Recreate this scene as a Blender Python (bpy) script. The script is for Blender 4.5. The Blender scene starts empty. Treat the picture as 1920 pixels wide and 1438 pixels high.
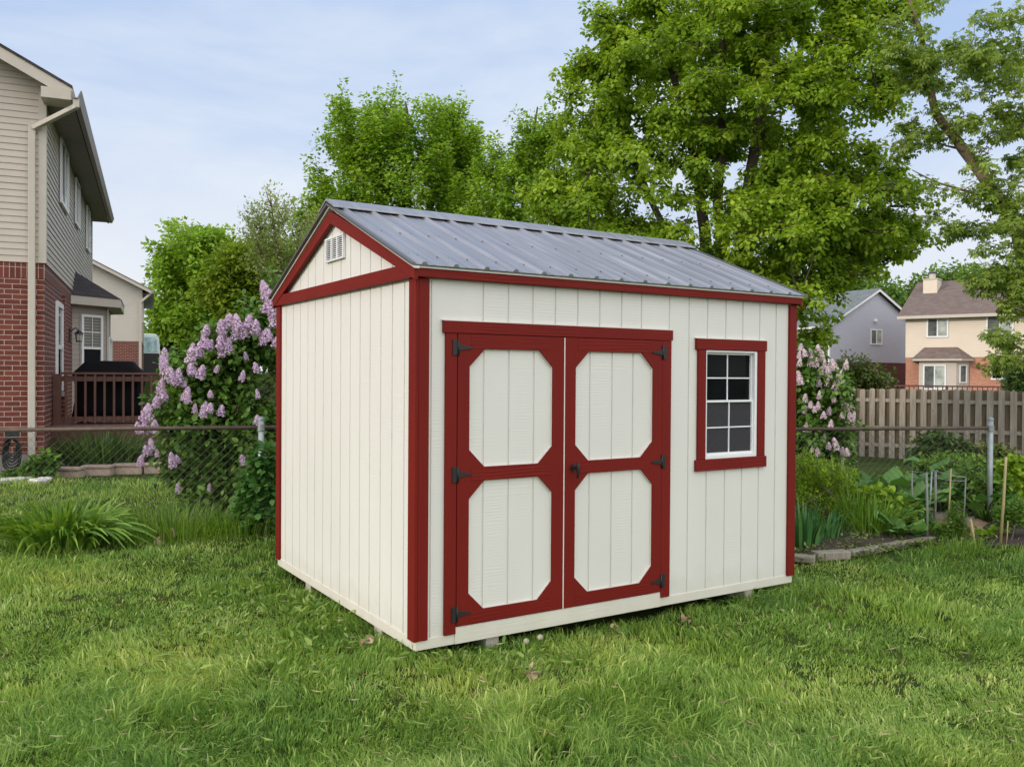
import bpy, math, random
import numpy as np
from mathutils import Matrix, Vector
random.seed(7); rng = np.random.default_rng(7)
S = bpy.context.scene; COL = S.collection
# ------------------------------------------------------------------ frame of reference
# World: the shed's near corner is at the origin, its long wall runs along +X, its gable wall along +Y.
# "Yard" frame: origin below the photographer, X to the right, Y straight away from them.
CAM = Vector((-2.0494, -4.2403, 1.6335)); YAW, PITCH, ROLL, FOC = 0.5625, -0.0107, 0.0066, 1609.6
FH = Vector((math.sin(YAW), math.cos(YAW), 0)); RH = Vector((math.cos(YAW), -math.sin(YAW), 0))
def yard(x, y, z=0.0): return Vector((CAM.x, CAM.y, 0)) + RH*x + FH*y + Vector((0, 0, z))
def hor(u): return 702 - .0066*(u-960)
def X(u, d): return (u-960)/FOC*d
def Z(u, v, d): return 1.634 + (hor(u)-v)/FOC*d
def ss(a, b, x):
    t = np.clip((x-a)/(b-a), 0, 1); return t*t*(3-2*t)
def gz(x, y):
    h = -.5*ss(10, 17, y)*ss(.5, 3.5, x) - .55*ss(22, 45, y)*ss(4, 10, x) + 1.4*ss(46, 54, y)*ss(-6, -10, x)
    near = 1-ss(14, 22, y)
    return h + near*(.04+.018*np.sin(1.7*x+.6*y)*np.sin(1.3*y-.5*x+1) + .010*np.sin(4.1*x+1.2)*np.sin(3.7*y+.4*x))
# ------------------------------------------------------------------ mesh helpers
def tag(o, label=None, cat=None, group=None, kind=None):
    if label: o['label'] = label
    if cat: o['category'] = cat
    if group: o['group'] = group
    if kind: o['kind'] = kind
    return o
def empty(name, loc, rz=0.0, label=None, cat=None, group=None):
    o = bpy.data.objects.new(name, None); COL.objects.link(o); o.empty_display_size = .2
    o.location = loc; o.rotation_euler = (0, 0, rz); return tag(o, label, cat, group)
def copy_tree(o, parent=None):
    c = o.copy(); COL.objects.link(c); c.parent = parent
    for ch in [k for k in bpy.data.objects if k.parent == o]: copy_tree(ch, c)
    return c
def link(name, me, mat, parent=None, mods=None):
    o = bpy.data.objects.new(name, me); COL.objects.link(o); me.materials.append(mat)
    if parent: o.parent = parent
    return o
class MB:
    def __init__(s): s.v = []; s.f = []
    def quadv(s, *p):
        n = len(s.v); s.v += [tuple(q) for q in p]; s.f.append(tuple(range(n, n+len(p)))); return s
    def box(s, x0, x1, y0, y1, z0, z1):
        n = len(s.v)
        s.v += [(x0,y0,z0),(x1,y0,z0),(x1,y1,z0),(x0,y1,z0),(x0,y0,z1),(x1,y0,z1),(x1,y1,z1),(x0,y1,z1)]
        s.f += [tuple(n+i for i in q) for q in ((0,3,2,1),(4,5,6,7),(0,1,5,4),(1,2,6,5),(2,3,7,6),(3,0,4,7))]; return s
    def bar(s, a, b, w, h, up=(0,0,1)):
        a = Vector(a); b = Vector(b); d = (b-a).normalized(); up = Vector(up)
        sd = d.cross(up); sd = sd.normalized() if sd.length > 1e-6 else Vector((1,0,0)); u2 = sd.cross(d)
        n = len(s.v)
        for p in (a, b):
            for (i, j) in ((-1,-1),(1,-1),(1,1),(-1,1)): s.v.append(tuple(p+sd*i*w/2+u2*j*h/2))
        s.f += [tuple(n+i for i in q) for q in ((0,3,2,1),(4,5,6,7),(0,1,5,4),(1,2,6,5),(2,3,7,6),(3,0,4,7))]; return s
    def prism(s, poly, y0, y1, axis='y'):
        # poly: list of 2-D points; extruded along axis
        def P(q, t): return (q[0], t, q[1]) if axis == 'y' else ((t, q[0], q[1]) if axis == 'x' else (q[0], q[1], t))
        n = len(s.v); k = len(poly)
        s.v += [P(q, y0) for q in poly] + [P(q, y1) for q in poly]
        s.f.append(tuple(range(n, n+k))); s.f.append(tuple(range(n+2*k-1, n+k-1, -1)))
        for i in range(k):
            j = (i+1) % k; s.f.append((n+i, n+k+i, n+k+j, n+j))
        return s
    def ring(s, outer, inner, y0, y1, axis='y'):
        # plate with a hole: outer and inner loops with the same number of points
        def P(q, t): return (q[0], t, q[1]) if axis == 'y' else (t, q[0], q[1])
        k = len(outer); n = len(s.v)
        for t in (y0, y1): s.v += [P(q, t) for q in outer] + [P(q, t) for q in inner]
        for i in range(k):
            j = (i+1) % k
            s.f += [(n+i, n+j, n+k+j, n+k+i), (n+2*k+i, n+3*k+i, n+3*k+j, n+2*k+j),
                    (n+i, n+2*k+i, n+2*k+j, n+j), (n+k+i, n+k+j, n+3*k+j, n+3*k+i)]
        return s
    def tube(s, pts, radii, k=6, cap=True):
        pts = [Vector(p) for p in pts]
        if not isinstance(radii, (list, tuple)): radii = [radii]*len(pts)
        n = len(s.v)
        for i, p in enumerate(pts):
            d = (pts[min(i+1, len(pts)-1)]-pts[max(i-1, 0)]).normalized()
            r = Vector((0,1,0)) if abs(d.y) < .8 else Vector((1,0,0))
            a = d.cross(r).normalized(); b = d.cross(a)
            for j in range(k):
                t = 2*math.pi*j/k; s.v.append(tuple(p + (a*math.cos(t)+b*math.sin(t))*radii[i]))
        for i in range(len(pts)-1):
            for j in range(k):
                q = (j+1) % k; s.f.append((n+i*k+j, n+i*k+q, n+(i+1)*k+q, n+(i+1)*k+j))
        if cap:
            s.f.append(tuple(n+j for j in range(k-1, -1, -1))); s.f.append(tuple(n+(len(pts)-1)*k+j for j in range(k)))
        return s
    def ball(s, c, r, k=10, m=6):
        pts = [(c[0], c[1], c[2]-r*math.cos(math.pi*i/m)) for i in range(m+1)]
        rad = [max(r*math.sin(math.pi*i/m), r*.02) for i in range(m+1)]
        return s.tube(pts, rad, k)
    def build(s, name, mat, parent=None, smooth=False, bevel=0, fixn=True):
        me = bpy.data.meshes.new(name); me.from_pydata(s.v, [], s.f); me.update()
        if fixn:
            import bmesh
            bm = bmesh.new(); bm.from_mesh(me); bmesh.ops.recalc_face_normals(bm, faces=bm.faces); bm.to_mesh(me); bm.free()
        uvbox(me)
        if smooth: me.polygons.foreach_set('use_smooth', [True]*len(me.polygons))
        o = link(name, me, mat, parent)
        if bevel:
            b = o.modifiers.new('bevel', 'BEVEL'); b.width = bevel; b.segments = 2; b.limit_method = 'ANGLE'
        return o
def uvbox(me):
    uv = me.uv_layers.new(name='UVMap'); co = np.empty(len(me.vertices)*3, 'f'); me.vertices.foreach_get('co', co); co = co.reshape(-1, 3)
    out = np.zeros((len(me.loops), 2), 'f')
    for p in me.polygons:
        n = p.normal; li = np.arange(p.loop_start, p.loop_start+p.loop_total)
        c = co[[me.loops[int(i)].vertex_index for i in li]]
        if abs(n.z) > .95: out[li] = c[:, :2]
        else:
            t = Vector((-n.y, n.x, 0)).normalized(); b = n.cross(t)
            out[li, 0] = c @ np.array(t, 'f'); out[li, 1] = (c @ np.array(b, 'f')) if abs(n.z) > .2 else c[:, 2]
    uv.data.foreach_set('uv', out.ravel())
def bake(name, mat, parent, tv, tf, org, A, N, size, rnd, width=None):
    """many small faces (leaves, blades, petals) as one mesh: template tv (K,3) in (along, side, normal)"""
    tv = np.asarray(tv, float); K = len(tv); n = len(org)
    A = A/np.maximum(np.linalg.norm(A, axis=1, keepdims=True), 1e-9)
    Sd = np.cross(N, A); Sd /= np.maximum(np.linalg.norm(Sd, axis=1, keepdims=True), 1e-9); Nn = np.cross(A, Sd)
    w = size if width is None else width
    V = org[:, None, :] + (tv[None, :, 0:1]*size[:, None, None])*A[:, None, :] + (tv[None, :, 1:2]*w[:, None, None])*Sd[:, None, :] + (tv[None, :, 2:3]*size[:, None, None])*Nn[:, None, :]
    return rawmesh(name, mat, parent, V.reshape(-1, 3), tf, K, n, rnd)
def rawmesh(name, mat, parent, V, tf, K, n, rnd):
    lens = np.array([len(f) for f in tf]); flat = np.concatenate([np.array(f) for f in tf])
    loops = (flat[None, :] + (np.arange(n)*K)[:, None]).ravel().astype('i')
    tot = np.tile(lens, n).astype('i'); start = np.concatenate([[0], np.cumsum(tot)[:-1]]).astype('i')
    me = bpy.data.meshes.new(name); me.vertices.add(len(V)); me.vertices.foreach_set('co', V.astype('f').ravel())
    me.loops.add(len(loops)); me.loops.foreach_set('vertex_index', loops)
    me.polygons.add(len(tot)); me.polygons.foreach_set('loop_start', start); me.polygons.foreach_set('loop_total', tot)
    me.update(calc_edges=True)
    at = me.attributes.new('rnd', 'FLOAT', 'FACE'); at.data.foreach_set('value', np.repeat(rnd, len(tf)).astype('f'))
    return link(name, me, mat, parent)
# leaf templates
DIAMOND = ([(0,0,0),(.45,.34,-.06),(1,0,0),(.45,-.34,-.06)], [(0,2,1),(0,3,2)])
OVAL = ([(0,0,0),(.3,.34,.04),(.72,.27,.03),(1.0,0,-.08),(.72,-.27,.03),(.3,-.34,.04),(.5,0,-.03)], [(0,6,1),(6,2,1),(6,3,2),(0,5,6),(6,5,4),(6,4,3)])
MAPLE = ([(0,0,0),(.48,.24,-.03),(1,0,-.14),(.48,-.24,-.03),(.42,.30,-.05),(.60,.62,-.18),(.06,.46,-.08),(.42,-.30,-.05),(.60,-.62,-.18),(.06,-.46,-.08)],
         [(0,3,2,1),(0,4,5,6),(0,9,8,7)])
def unit(v): return v/np.maximum(np.linalg.norm(v, axis=-1, keepdims=True), 1e-9)
def rdir(n): return unit(rng.normal(size=(n, 3)))
# ------------------------------------------------------------------ materials
def nt(name):
    m = bpy.data.materials.new(name); m.use_nodes = True; t = m.node_tree; b = t.nodes['Principled BSDF']; return m, t, b
def nd(t, typ, **kw):
    n = t.nodes.new(typ)
    for k, v in kw.items():
        if k.startswith('i_'): n.inputs[k[2:].replace('_', ' ')].default_value = v
        else: setattr(n, k, v)
    return n
def ramp(t, fac, stops, interp='LINEAR'):
    r = t.nodes.new('ShaderNodeValToRGB'); r.color_ramp.interpolation = interp; e = r.color_ramp.elements
    while len(e) < len(stops): e.new(.5)
    for i, (p, c) in enumerate(stops):
        e[i].position = p; e[i].color = (*c, 1) if len(c) == 3 else c
    t.links.new(fac, r.inputs[0]); return r.outputs[0]
def coords(t, scale=(1,1,1), kind='Object'):
    tc = t.nodes.new('ShaderNodeTexCoord'); mp = t.nodes.new('ShaderNodeMapping'); mp.inputs['Scale'].default_value = scale
    t.links.new(tc.outputs[kind], mp.inputs[0]); return mp.outputs[0]
def noise(t, vec, scale, detail=4, rough=.55, dist=0.0):
    n = nd(t, 'ShaderNodeTexNoise'); n.inputs['Scale'].default_value = scale; n.inputs['Detail'].default_value = detail
    n.inputs['Roughness'].default_value = rough; n.inputs['Distortion'].default_value = dist
    if vec is not None: t.links.new(vec, n.inputs['Vector'])
    return n.outputs['Fac']
def bump(t, b, h, strength, dist):
    n = t.nodes.new('ShaderNodeBump'); n.inputs['Strength'].default_value = strength; n.inputs['Distance'].default_value = dist
    t.links.new(h, n.inputs['Height']); t.links.new(n.outputs[0], b.inputs['Normal']); return n
def mix(t, fac, a, b_, mode='MIX'):
    m = t.nodes.new('ShaderNodeMix'); m.data_type = 'RGBA'; m.blend_type = mode
    for s_, v in ((m.inputs[0], fac), (m.inputs[6], a), (m.inputs[7], b_)):
        if isinstance(v, (int, float)): s_.default_value = v
        elif isinstance(v, tuple): s_.default_value = (*v, 1)
        else: t.links.new(v, s_)
    return m.outputs[2]
def math_(t, op, a, b_=None):
    m = t.nodes.new('ShaderNodeMath'); m.operation = op
    for s_, v in ((m.inputs[0], a), (m.inputs[1], b_)):
        if v is None: continue
        if isinstance(v, (int, float)): s_.default_value = v
        else: t.links.new(v, s_)
    return m.outputs[0]
def plain(name, c, rough=.6, metal=0.0, var=.12, scale=6, bmp=0.0, spec=.5):
    m, t, b = nt(name); v = coords(t)
    f = noise(t, v, scale, 5); f2 = noise(t, v, scale*7, 3)
    lo = tuple(x*(1-var) for x in c); hi = tuple(min(1, x*(1+var)) for x in c)
    col = ramp(t, f, [(.3, lo), (.7, hi)]); col = mix(t, .25, col, ramp(t, f2, [(.3, lo), (.7, hi)]))
    t.links.new(col, b.inputs['Base Color']); b.inputs['Roughness'].default_value = rough; b.inputs['Metallic'].default_value = metal
    b.inputs['Specular IOR Level'].default_value = spec
    if bmp: bump(t, b, f2, .4, bmp)
    return m
def painted_wood(name, c, grain='z', var=.05, depth=.0012, rough=.45, patchy=.5, spec=.3):
    """painted strand-board siding: embossed wood grain, faint dirt"""
    m, t, b = nt(name)
    sc = {'z': (9, 9, .9), 'x': (.9, 9, 9), 'y': (9, .9, 9), 'cross': (2.2, 2.2, 34)}[grain]
    v = coords(t, sc); w = nd(t, 'ShaderNodeTexWave', wave_type='BANDS', bands_direction='Z' if grain == 'cross' else ('X' if grain != 'x' else 'Z'))
    w.inputs['Scale'].default_value = .5 if grain == 'cross' else 1.6; w.inputs['Distortion'].default_value = 7; w.inputs['Detail'].default_value = 3; w.inputs['Detail Scale'].default_value = 1.3
    t.links.new(v, w.inputs[0])
    n1 = noise(t, v, 3.0, 6, .6, 1.2); big = noise(t, coords(t), 2.6, 3); patch = ramp(t, big, [(.42, (0,0,0)), (.62, (1,1,1))])
    h = mix(t, patch, n1, w.outputs['Fac'])
    bump(t, b, h, .55, depth)
    dirt = noise(t, coords(t, (1, 1, .5)), 1.7, 5)
    lo = tuple(x*(1-var) for x in c)
    col = ramp(t, dirt, [(.3, lo), (.65, c)])
    sp = noise(t, coords(t), 55, 2); col = mix(t, ramp(t, sp, [(.73, (0,0,0)), (.78, (.35,.35,.35))]), col, tuple(x*.72 for x in c))
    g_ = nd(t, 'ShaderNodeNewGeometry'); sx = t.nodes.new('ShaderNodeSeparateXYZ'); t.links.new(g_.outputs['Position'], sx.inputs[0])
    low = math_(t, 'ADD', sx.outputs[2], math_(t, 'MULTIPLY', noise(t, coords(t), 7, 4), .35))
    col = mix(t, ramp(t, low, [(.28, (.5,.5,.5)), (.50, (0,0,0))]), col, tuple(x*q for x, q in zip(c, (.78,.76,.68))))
    t.links.new(col, b.inputs['Base Color']); b.inputs['Roughness'].default_value = rough; b.inputs['Specular IOR Level'].default_value = spec
    return m
def brickmat(name, c1, c2, mortar, soldier=False, bs=5.0, var=.5):
    m, t, b = nt(name); tc = t.nodes.new('ShaderNodeTexCoord'); mp = t.nodes.new('ShaderNodeMapping')
    t.links.new(tc.outputs['UV'], mp.inputs[0])
    if soldier: mp.inputs['Rotation'].default_value = (0, 0, math.pi/2)
    br = nd(t, 'ShaderNodeTexBrick'); t.links.new(mp.outputs[0], br.inputs[0])
    br.inputs['Scale'].default_value = 1; br.inputs['Brick Width'].default_value = .215; br.inputs['Row Height'].default_value = .078
    br.inputs['Mortar Size'].default_value = .0055; br.inputs['Mortar Smooth'].default_value = .15; br.inputs['Bias'].default_value = 0
    br.inputs['Color1'].default_value = (*c1, 1); br.inputs['Color2'].default_value = (*c2, 1); br.inputs['Mortar'].default_value = (*mortar, 1)
    if soldier: br.offset = 0.0
    f = noise(t, mp.outputs[0], 22, 5, .65); f3 = noise(t, mp.outputs[0], 1.2, 3)
    col = mix(t, .55, br.outputs['Color'], ramp(t, f, [(.25, (.55,.5,.5)), (.75, (1.25,1.2,1.2))]), 'MULTIPLY')
    col = mix(t, .35, col, ramp(t, f3, [(.3, (.75,.75,.75)), (.7, (1.15,1.15,1.15))]), 'MULTIPLY')
    t.links.new(col, b.inputs['Base Color']); b.inputs['Roughness'].default_value = .85
    h = mix(t, .3, math_(t, 'SUBTRACT', 1.0, br.outputs['Fac']), f); bump(t, b, h, .7, .006)
    return m
def sidingmat(name, c, pitch=.1, rough=.5, strength=1.0):
    """vinyl lap siding for walls too far to need cut laps"""
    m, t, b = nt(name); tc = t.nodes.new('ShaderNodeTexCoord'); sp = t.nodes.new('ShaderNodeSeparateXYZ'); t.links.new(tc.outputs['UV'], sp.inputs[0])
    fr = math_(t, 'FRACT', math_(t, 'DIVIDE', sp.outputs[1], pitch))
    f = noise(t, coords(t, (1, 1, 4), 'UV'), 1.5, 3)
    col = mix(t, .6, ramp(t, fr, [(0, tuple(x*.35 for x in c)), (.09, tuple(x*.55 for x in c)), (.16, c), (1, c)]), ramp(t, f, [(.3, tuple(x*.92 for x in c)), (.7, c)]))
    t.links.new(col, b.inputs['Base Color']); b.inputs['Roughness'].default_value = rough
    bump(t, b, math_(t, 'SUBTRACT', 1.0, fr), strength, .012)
    return m
def shinglemat(name, c):
    m, t, b = nt(name); tc = t.nodes.new('ShaderNodeTexCoord')
    br = nd(t, 'ShaderNodeTexBrick'); t.links.new(tc.outputs['UV'], br.inputs[0])
    br.inputs['Scale'].default_value = 1; br.inputs['Brick Width'].default_value = .3; br.inputs['Row Height'].default_value = .14
    br.inputs['Mortar Size'].default_value = .008; br.inputs['Color1'].default_value = (*c, 1); br.inputs['Color2'].default_value = (*[x*1.35 for x in c], 1); br.inputs['Mortar'].default_value = (*[x*.5 for x in c], 1)
    f = noise(t, tc.outputs['UV'], 3, 6, .7)
    col = mix(t, .6, br.outputs['Color'], ramp(t, f, [(.3, (.7,.7,.7)), (.7, (1.2,1.2,1.2))]), 'MULTIPLY')
    t.links.new(col, b.inputs['Base Color']); b.inputs['Roughness'].default_value = .95; bump(t, b, br.outputs['Fac'], .3, .01)
    return m
def leafmat(name, lo, mid, hi, trans=.35, rough=.5, hue=None, patch=0.0):
    m = bpy.data.materials.new(name); m.use_nodes = True; t = m.node_tree; t.nodes.clear()
    out = t.nodes.new('ShaderNodeOutputMaterial'); a = nd(t, 'ShaderNodeAttribute', attribute_name='rnd')
    col = ramp(t, a.outputs['Fac'], [(0, lo), (.5, mid), (1, hi)])
    if patch:
        n1 = noise(t, coords(t), patch, 4, .6)
        col = mix(t, .8, col, ramp(t, n1, [(.3, (.68,.80,.84)), (.5, (1,1,1)), (.70, (1.28,1.14,1.1))]), 'MULTIPLY')
    p = t.nodes.new('ShaderNodeBsdfPrincipled'); p.inputs['Roughness'].default_value = rough; p.inputs['Specular IOR Level'].default_value = .3
    tr = t.nodes.new('ShaderNodeBsdfTranslucent'); mx = t.nodes.new('ShaderNodeMixShader'); mx.inputs[0].default_value = trans
    t.links.new(col, p.inputs['Base Color']); t.links.new(mix(t, 1.0, col, (1.25, 1.2, .55), 'MULTIPLY'), tr.inputs[0])
    t.links.new(p.outputs[0], mx.inputs[1]); t.links.new(tr.outputs[0], mx.inputs[2]); t.links.new(mx.outputs[0], out.inputs[0])
    return m
def glassmat(name, c, rough=.04, spec=.6):
    m, t, b = nt(name); f = noise(t, coords(t), 2.2, 3)
    t.links.new(ramp(t, f, [(.35, tuple(x*.6 for x in c)), (.65, tuple(x*1.3 for x in c))]), b.inputs['Base Color'])
    b.inputs['Roughness'].default_value = rough; b.inputs['Specular IOR Level'].default_value = spec; return m
M = {}
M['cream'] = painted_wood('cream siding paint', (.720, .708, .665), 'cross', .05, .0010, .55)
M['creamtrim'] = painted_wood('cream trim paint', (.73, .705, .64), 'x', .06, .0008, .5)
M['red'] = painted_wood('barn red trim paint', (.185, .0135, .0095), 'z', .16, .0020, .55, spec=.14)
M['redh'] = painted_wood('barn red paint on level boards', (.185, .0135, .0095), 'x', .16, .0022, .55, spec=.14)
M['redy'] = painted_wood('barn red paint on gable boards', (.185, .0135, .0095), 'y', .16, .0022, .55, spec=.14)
def metalroof():
    m, t, b = nt('grey ribbed steel roofing'); v = coords(t, (9, .5, .5)); f = noise(t, v, 2, 5, .6); g = noise(t, coords(t), 30, 3)
    col = ramp(t, f, [(.25, (.26,.265,.29)), (.5, (.34,.345,.375)), (.8, (.45,.455,.49))]); col = mix(t, ramp(t, g, [(.68, (0,0,0)), (.76, (.5,.5,.5))]), col, (.15,.15,.16))
    t.links.new(col, b.inputs['Base Color']); b.inputs['Metallic'].default_value = .55
    t.links.new(ramp(t, f, [(.3, (.36,.36,.36)), (.7, (.5,.5,.5))]), b.inputs['Roughness'])
    return m
M['roof'] = metalroof()
M['edge'] = plain('dark grey metal edging', (.12,.12,.125), .45, .4)
M['white'] = plain('white vinyl', (.78,.79,.80), .35, 0, .03)
M['glass'] = glassmat('dark window glass', (.007,.008,.009), .04, .05)
M['screen'] = plain('grey insect screen', (.050,.048,.054), .8, 0, .1, 40, 0, .1)
M['black'] = plain('black powder coated steel', (.012,.012,.013), .5, 0, .2, 20, .0005)
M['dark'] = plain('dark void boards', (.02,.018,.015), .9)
M['skid'] = plain('weathered grey skid timber', (.42,.39,.34), .85, 0, .25, 9, .002)
M['brick'] = brickmat('dark red brick', (.115,.026,.018), (.20,.047,.030), (.46,.37,.31))
M['soldier'] = brickmat('dark red soldier course brick', (.115,.026,.018), (.19,.045,.030), (.46,.37,.31), True)
M['brickside'] = M['brick']
M['brickorange'] = brickmat('orange brick', (.42,.17,.10), (.52,.25,.16), (.52,.42,.34))
M['brickmaroon'] = brickmat('maroon brick', (.11,.03,.03), (.15,.045,.04), (.16,.07,.06))
M['siding'] = plain('beige vinyl siding', (.50,.44,.375), .5, 0, .05, 3)
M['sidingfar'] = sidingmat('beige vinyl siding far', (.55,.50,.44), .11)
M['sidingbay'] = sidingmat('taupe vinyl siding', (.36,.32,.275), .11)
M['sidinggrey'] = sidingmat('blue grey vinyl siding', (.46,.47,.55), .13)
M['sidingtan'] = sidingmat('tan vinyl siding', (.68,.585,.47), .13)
M['trimtan'] = plain('tan aluminium trim', (.50,.45,.385), .45, 0, .05)
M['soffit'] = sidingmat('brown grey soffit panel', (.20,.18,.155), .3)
M['gutter'] = plain('brown grey gutter', (.23,.20,.185), .4, .1, .06)
M['shingle'] = shinglemat('dark shingles', (.045,.037,.04))
M['shinglebrown'] = shinglemat('brown shingles', (.155,.115,.10))
M['shinglegrey'] = shinglemat('grey green shingles', (.15,.17,.175))
M['concrete'] = plain('pale concrete foundation', (.34,.325,.29), .9, 0, .15, 5, .003)
M['deck'] = plain('red brown stained deck wood', (.090,.032,.022), .6, 0, .22, 7, .001)
M['deckfloor'] = plain('worn brown deck boards', (.16,.08,.065), .65, 0, .2, 7, .001)
M['cover'] = plain('black grill cover', (.006,.006,.008), .85, 0, .3, 6, .004, .12)
M['rust'] = plain('rusty galvanised rail', (.115,.082,.062), .7, .3, .35, 14, .001)
M['galv'] = plain('galvanised grey steel', (.33,.36,.36), .5, .5, .25, 12)
M['wire'] = plain('grey chain link wire', (.13,.125,.11), .55, .5, .2, 12)
def weathered(name, c):
    m, t, b = nt(name); v = coords(t, (14, 14, .8)); f = noise(t, v, 2.2, 7, .65, .6); g = noise(t, coords(t, (3, 3, .7)), 1.4, 4)
    col = ramp(t, f, [(.25, tuple(x*.55 for x in c)), (.5, c), (.8, tuple(x*1.35 for x in c))]); col = mix(t, .6, col, ramp(t, g, [(.3, (.65,.62,.58)), (.7, (1.15,1.15,1.15))]), 'MULTIPLY')
    kn = nd(t, 'ShaderNodeTexVoronoi'); kn.inputs['Scale'].default_value = 1; t.links.new(coords(t, (4, 4, 1.6)), kn.inputs[0])
    col = mix(t, ramp(t, kn.outputs['Distance'], [(.05, (.8,.8,.8)), (.1, (0,0,0))]), col, tuple(x*.3 for x in c))
    t.links.new(col, b.inputs['Base Color']); b.inputs['Roughness'].default_value = .9; bump(t, b, f, .5, .004); return m
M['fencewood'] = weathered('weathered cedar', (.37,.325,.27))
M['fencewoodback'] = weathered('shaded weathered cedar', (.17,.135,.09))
M['timber'] = weathered('grey garden timber', (.27,.24,.19))
M['bamboo'] = plain('bamboo cane', (.42,.33,.15), .5, 0, .2, 10)
M['stake'] = plain('grey green stake', (.22,.23,.20), .6, 0, .2, 10)
M['bark'] = plain('tree bark', (.075,.058,.045), .95, 0, .35, 6, .02)
M['barkpale'] = plain('pale brown bark', (.16,.115,.085), .95, 0, .3, 6, .02)
M['twig'] = plain('lilac twig bark', (.15,.125,.10), .9, 0, .3, 12, .004)
M['stone'] = plain('tan garden block', (.36,.27,.22), .9, 0, .22, 5, .006)
M['whitestone'] = plain('white stone', (.62,.60,.56), .9, 0, .2, 9, .01)
M['soil'] = plain('dark garden soil', (.055,.036,.028), 1, 0, .5, 12, .03)
M['straw'] = plain('straw mulch', (.30,.21,.13), 1, 0, .4, 22, .02)
M['deadleaf'] = leafmat('dead leaf', (.20,.12,.07), (.36,.26,.16), (.55,.45,.30), .1)
M['maple'] = leafmat('maple leaves', (.11,.21,.018), (.27,.42,.034), (.52,.63,.080), .48, .5)
M['maple2'] = leafmat('fresh maple leaves', (.11,.22,.022), (.26,.43,.045), (.50,.66,.10), .48, .5)
M['limeleaf'] = leafmat('yellow green leaves', (.10,.17,.015), (.20,.30,.025), (.34,.43,.045), .42, .5)
M['paleleaf'] = leafmat('pale young leaves', (.24,.32,.10), (.38,.47,.17), (.55,.62,.28), .45, .5)
M['olive'] = leafmat('olive green leaves', (.12,.20,.035), (.25,.36,.065), (.42,.53,.12), .44, .5)
M['farleaf'] = leafmat('far tree leaves', (.07,.15,.025), (.15,.27,.045), (.27,.40,.075), .40, .5)
M['lilacleaf'] = leafmat('lilac leaves', (.03,.075,.013), (.095,.20,.032), (.26,.42,.075), .3, .42)
M['shrub'] = leafmat('dark shrub leaves', (.022,.055,.015), (.06,.12,.028), (.15,.23,.045), .25, .45)
M['bronze'] = leafmat('bronze green shrub leaves', (.05,.075,.022), (.11,.15,.035), (.23,.27,.06), .25, .5)
M['creeper'] = leafmat('creeping weed leaves', (.06,.10,.02), (.14,.19,.04), (.26,.30,.08), .25, .5)
M['herb'] = leafmat('bright herb leaves', (.06,.14,.015), (.13,.25,.03), (.27,.42,.06), .35, .5)
M['rhubarb'] = leafmat('blue green broad leaves', (.065,.16,.038), (.13,.28,.062), (.26,.45,.12), .25, .5)
M['veg'] = leafmat('mid green vegetable leaves', (.04,.12,.025), (.075,.19,.04), (.15,.30,.07), .25, .45)
M['lime'] = leafmat('lime leaves', (.16,.27,.02), (.27,.42,.035), (.42,.55,.06), .35, .5)
M['daylily'] = leafmat('daylily blades', (.05,.13,.015), (.14,.27,.03), (.32,.48,.08), .35, .38)
M['iris'] = leafmat('iris blades', (.035,.11,.04), (.07,.20,.06), (.15,.32,.10), .3, .4)
M['grassleaf'] = leafmat('lawn grass blades', (.08,.185,.030), (.24,.40,.070), (.56,.64,.22), .38, .6, patch=.9)
M['weed'] = leafmat('broad weed leaves', (.10,.20,.03), (.18,.30,.05), (.32,.42,.10), .3, .5)
M['lilac'] = leafmat('lilac petals', (.46,.31,.58), (.66,.50,.75), (.84,.73,.88), .3, .6)
M['palelilac'] = leafmat('pale pink lilac petals', (.58,.44,.60), (.76,.63,.76), (.90,.82,.90), .3, .6)
M['seedhead'] = leafmat('dandelion fluff', (.5,.5,.45), (.62,.62,.58), (.75,.75,.7), .5, .9)
M['van'] = plain('white van paint', (.62,.72,.72), .3, 0, .04)
M['vanglass'] = glassmat('pale van glass', (.33,.50,.52), .1)
def curtain():
    m, t, b = nt('blind behind glass'); tc = t.nodes.new('ShaderNodeTexCoord'); sp = t.nodes.new('ShaderNodeSeparateXYZ'); t.links.new(tc.outputs['UV'], sp.inputs[0])
    fr = math_(t, 'FRACT', math_(t, 'MULTIPLY', sp.outputs[1], 16))
    t.links.new(ramp(t, fr, [(0, (.07,.07,.075)), (.35, (.08,.08,.08)), (.45, (.20,.19,.15)), (1, (.24,.23,.18))]), b.inputs['Base Color'])
    b.inputs['Roughness'].default_value = .12; return m
M['blind'] = curtain()
M['greyglass'] = glassmat('grey reflecting glass', (.13,.14,.135), .06)
M['paleglass'] = glassmat('pale reflecting glass', (.42,.46,.42), .1)
M['lampglass'] = plain('frosted lamp glass', (.6,.55,.5), .3)
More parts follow.
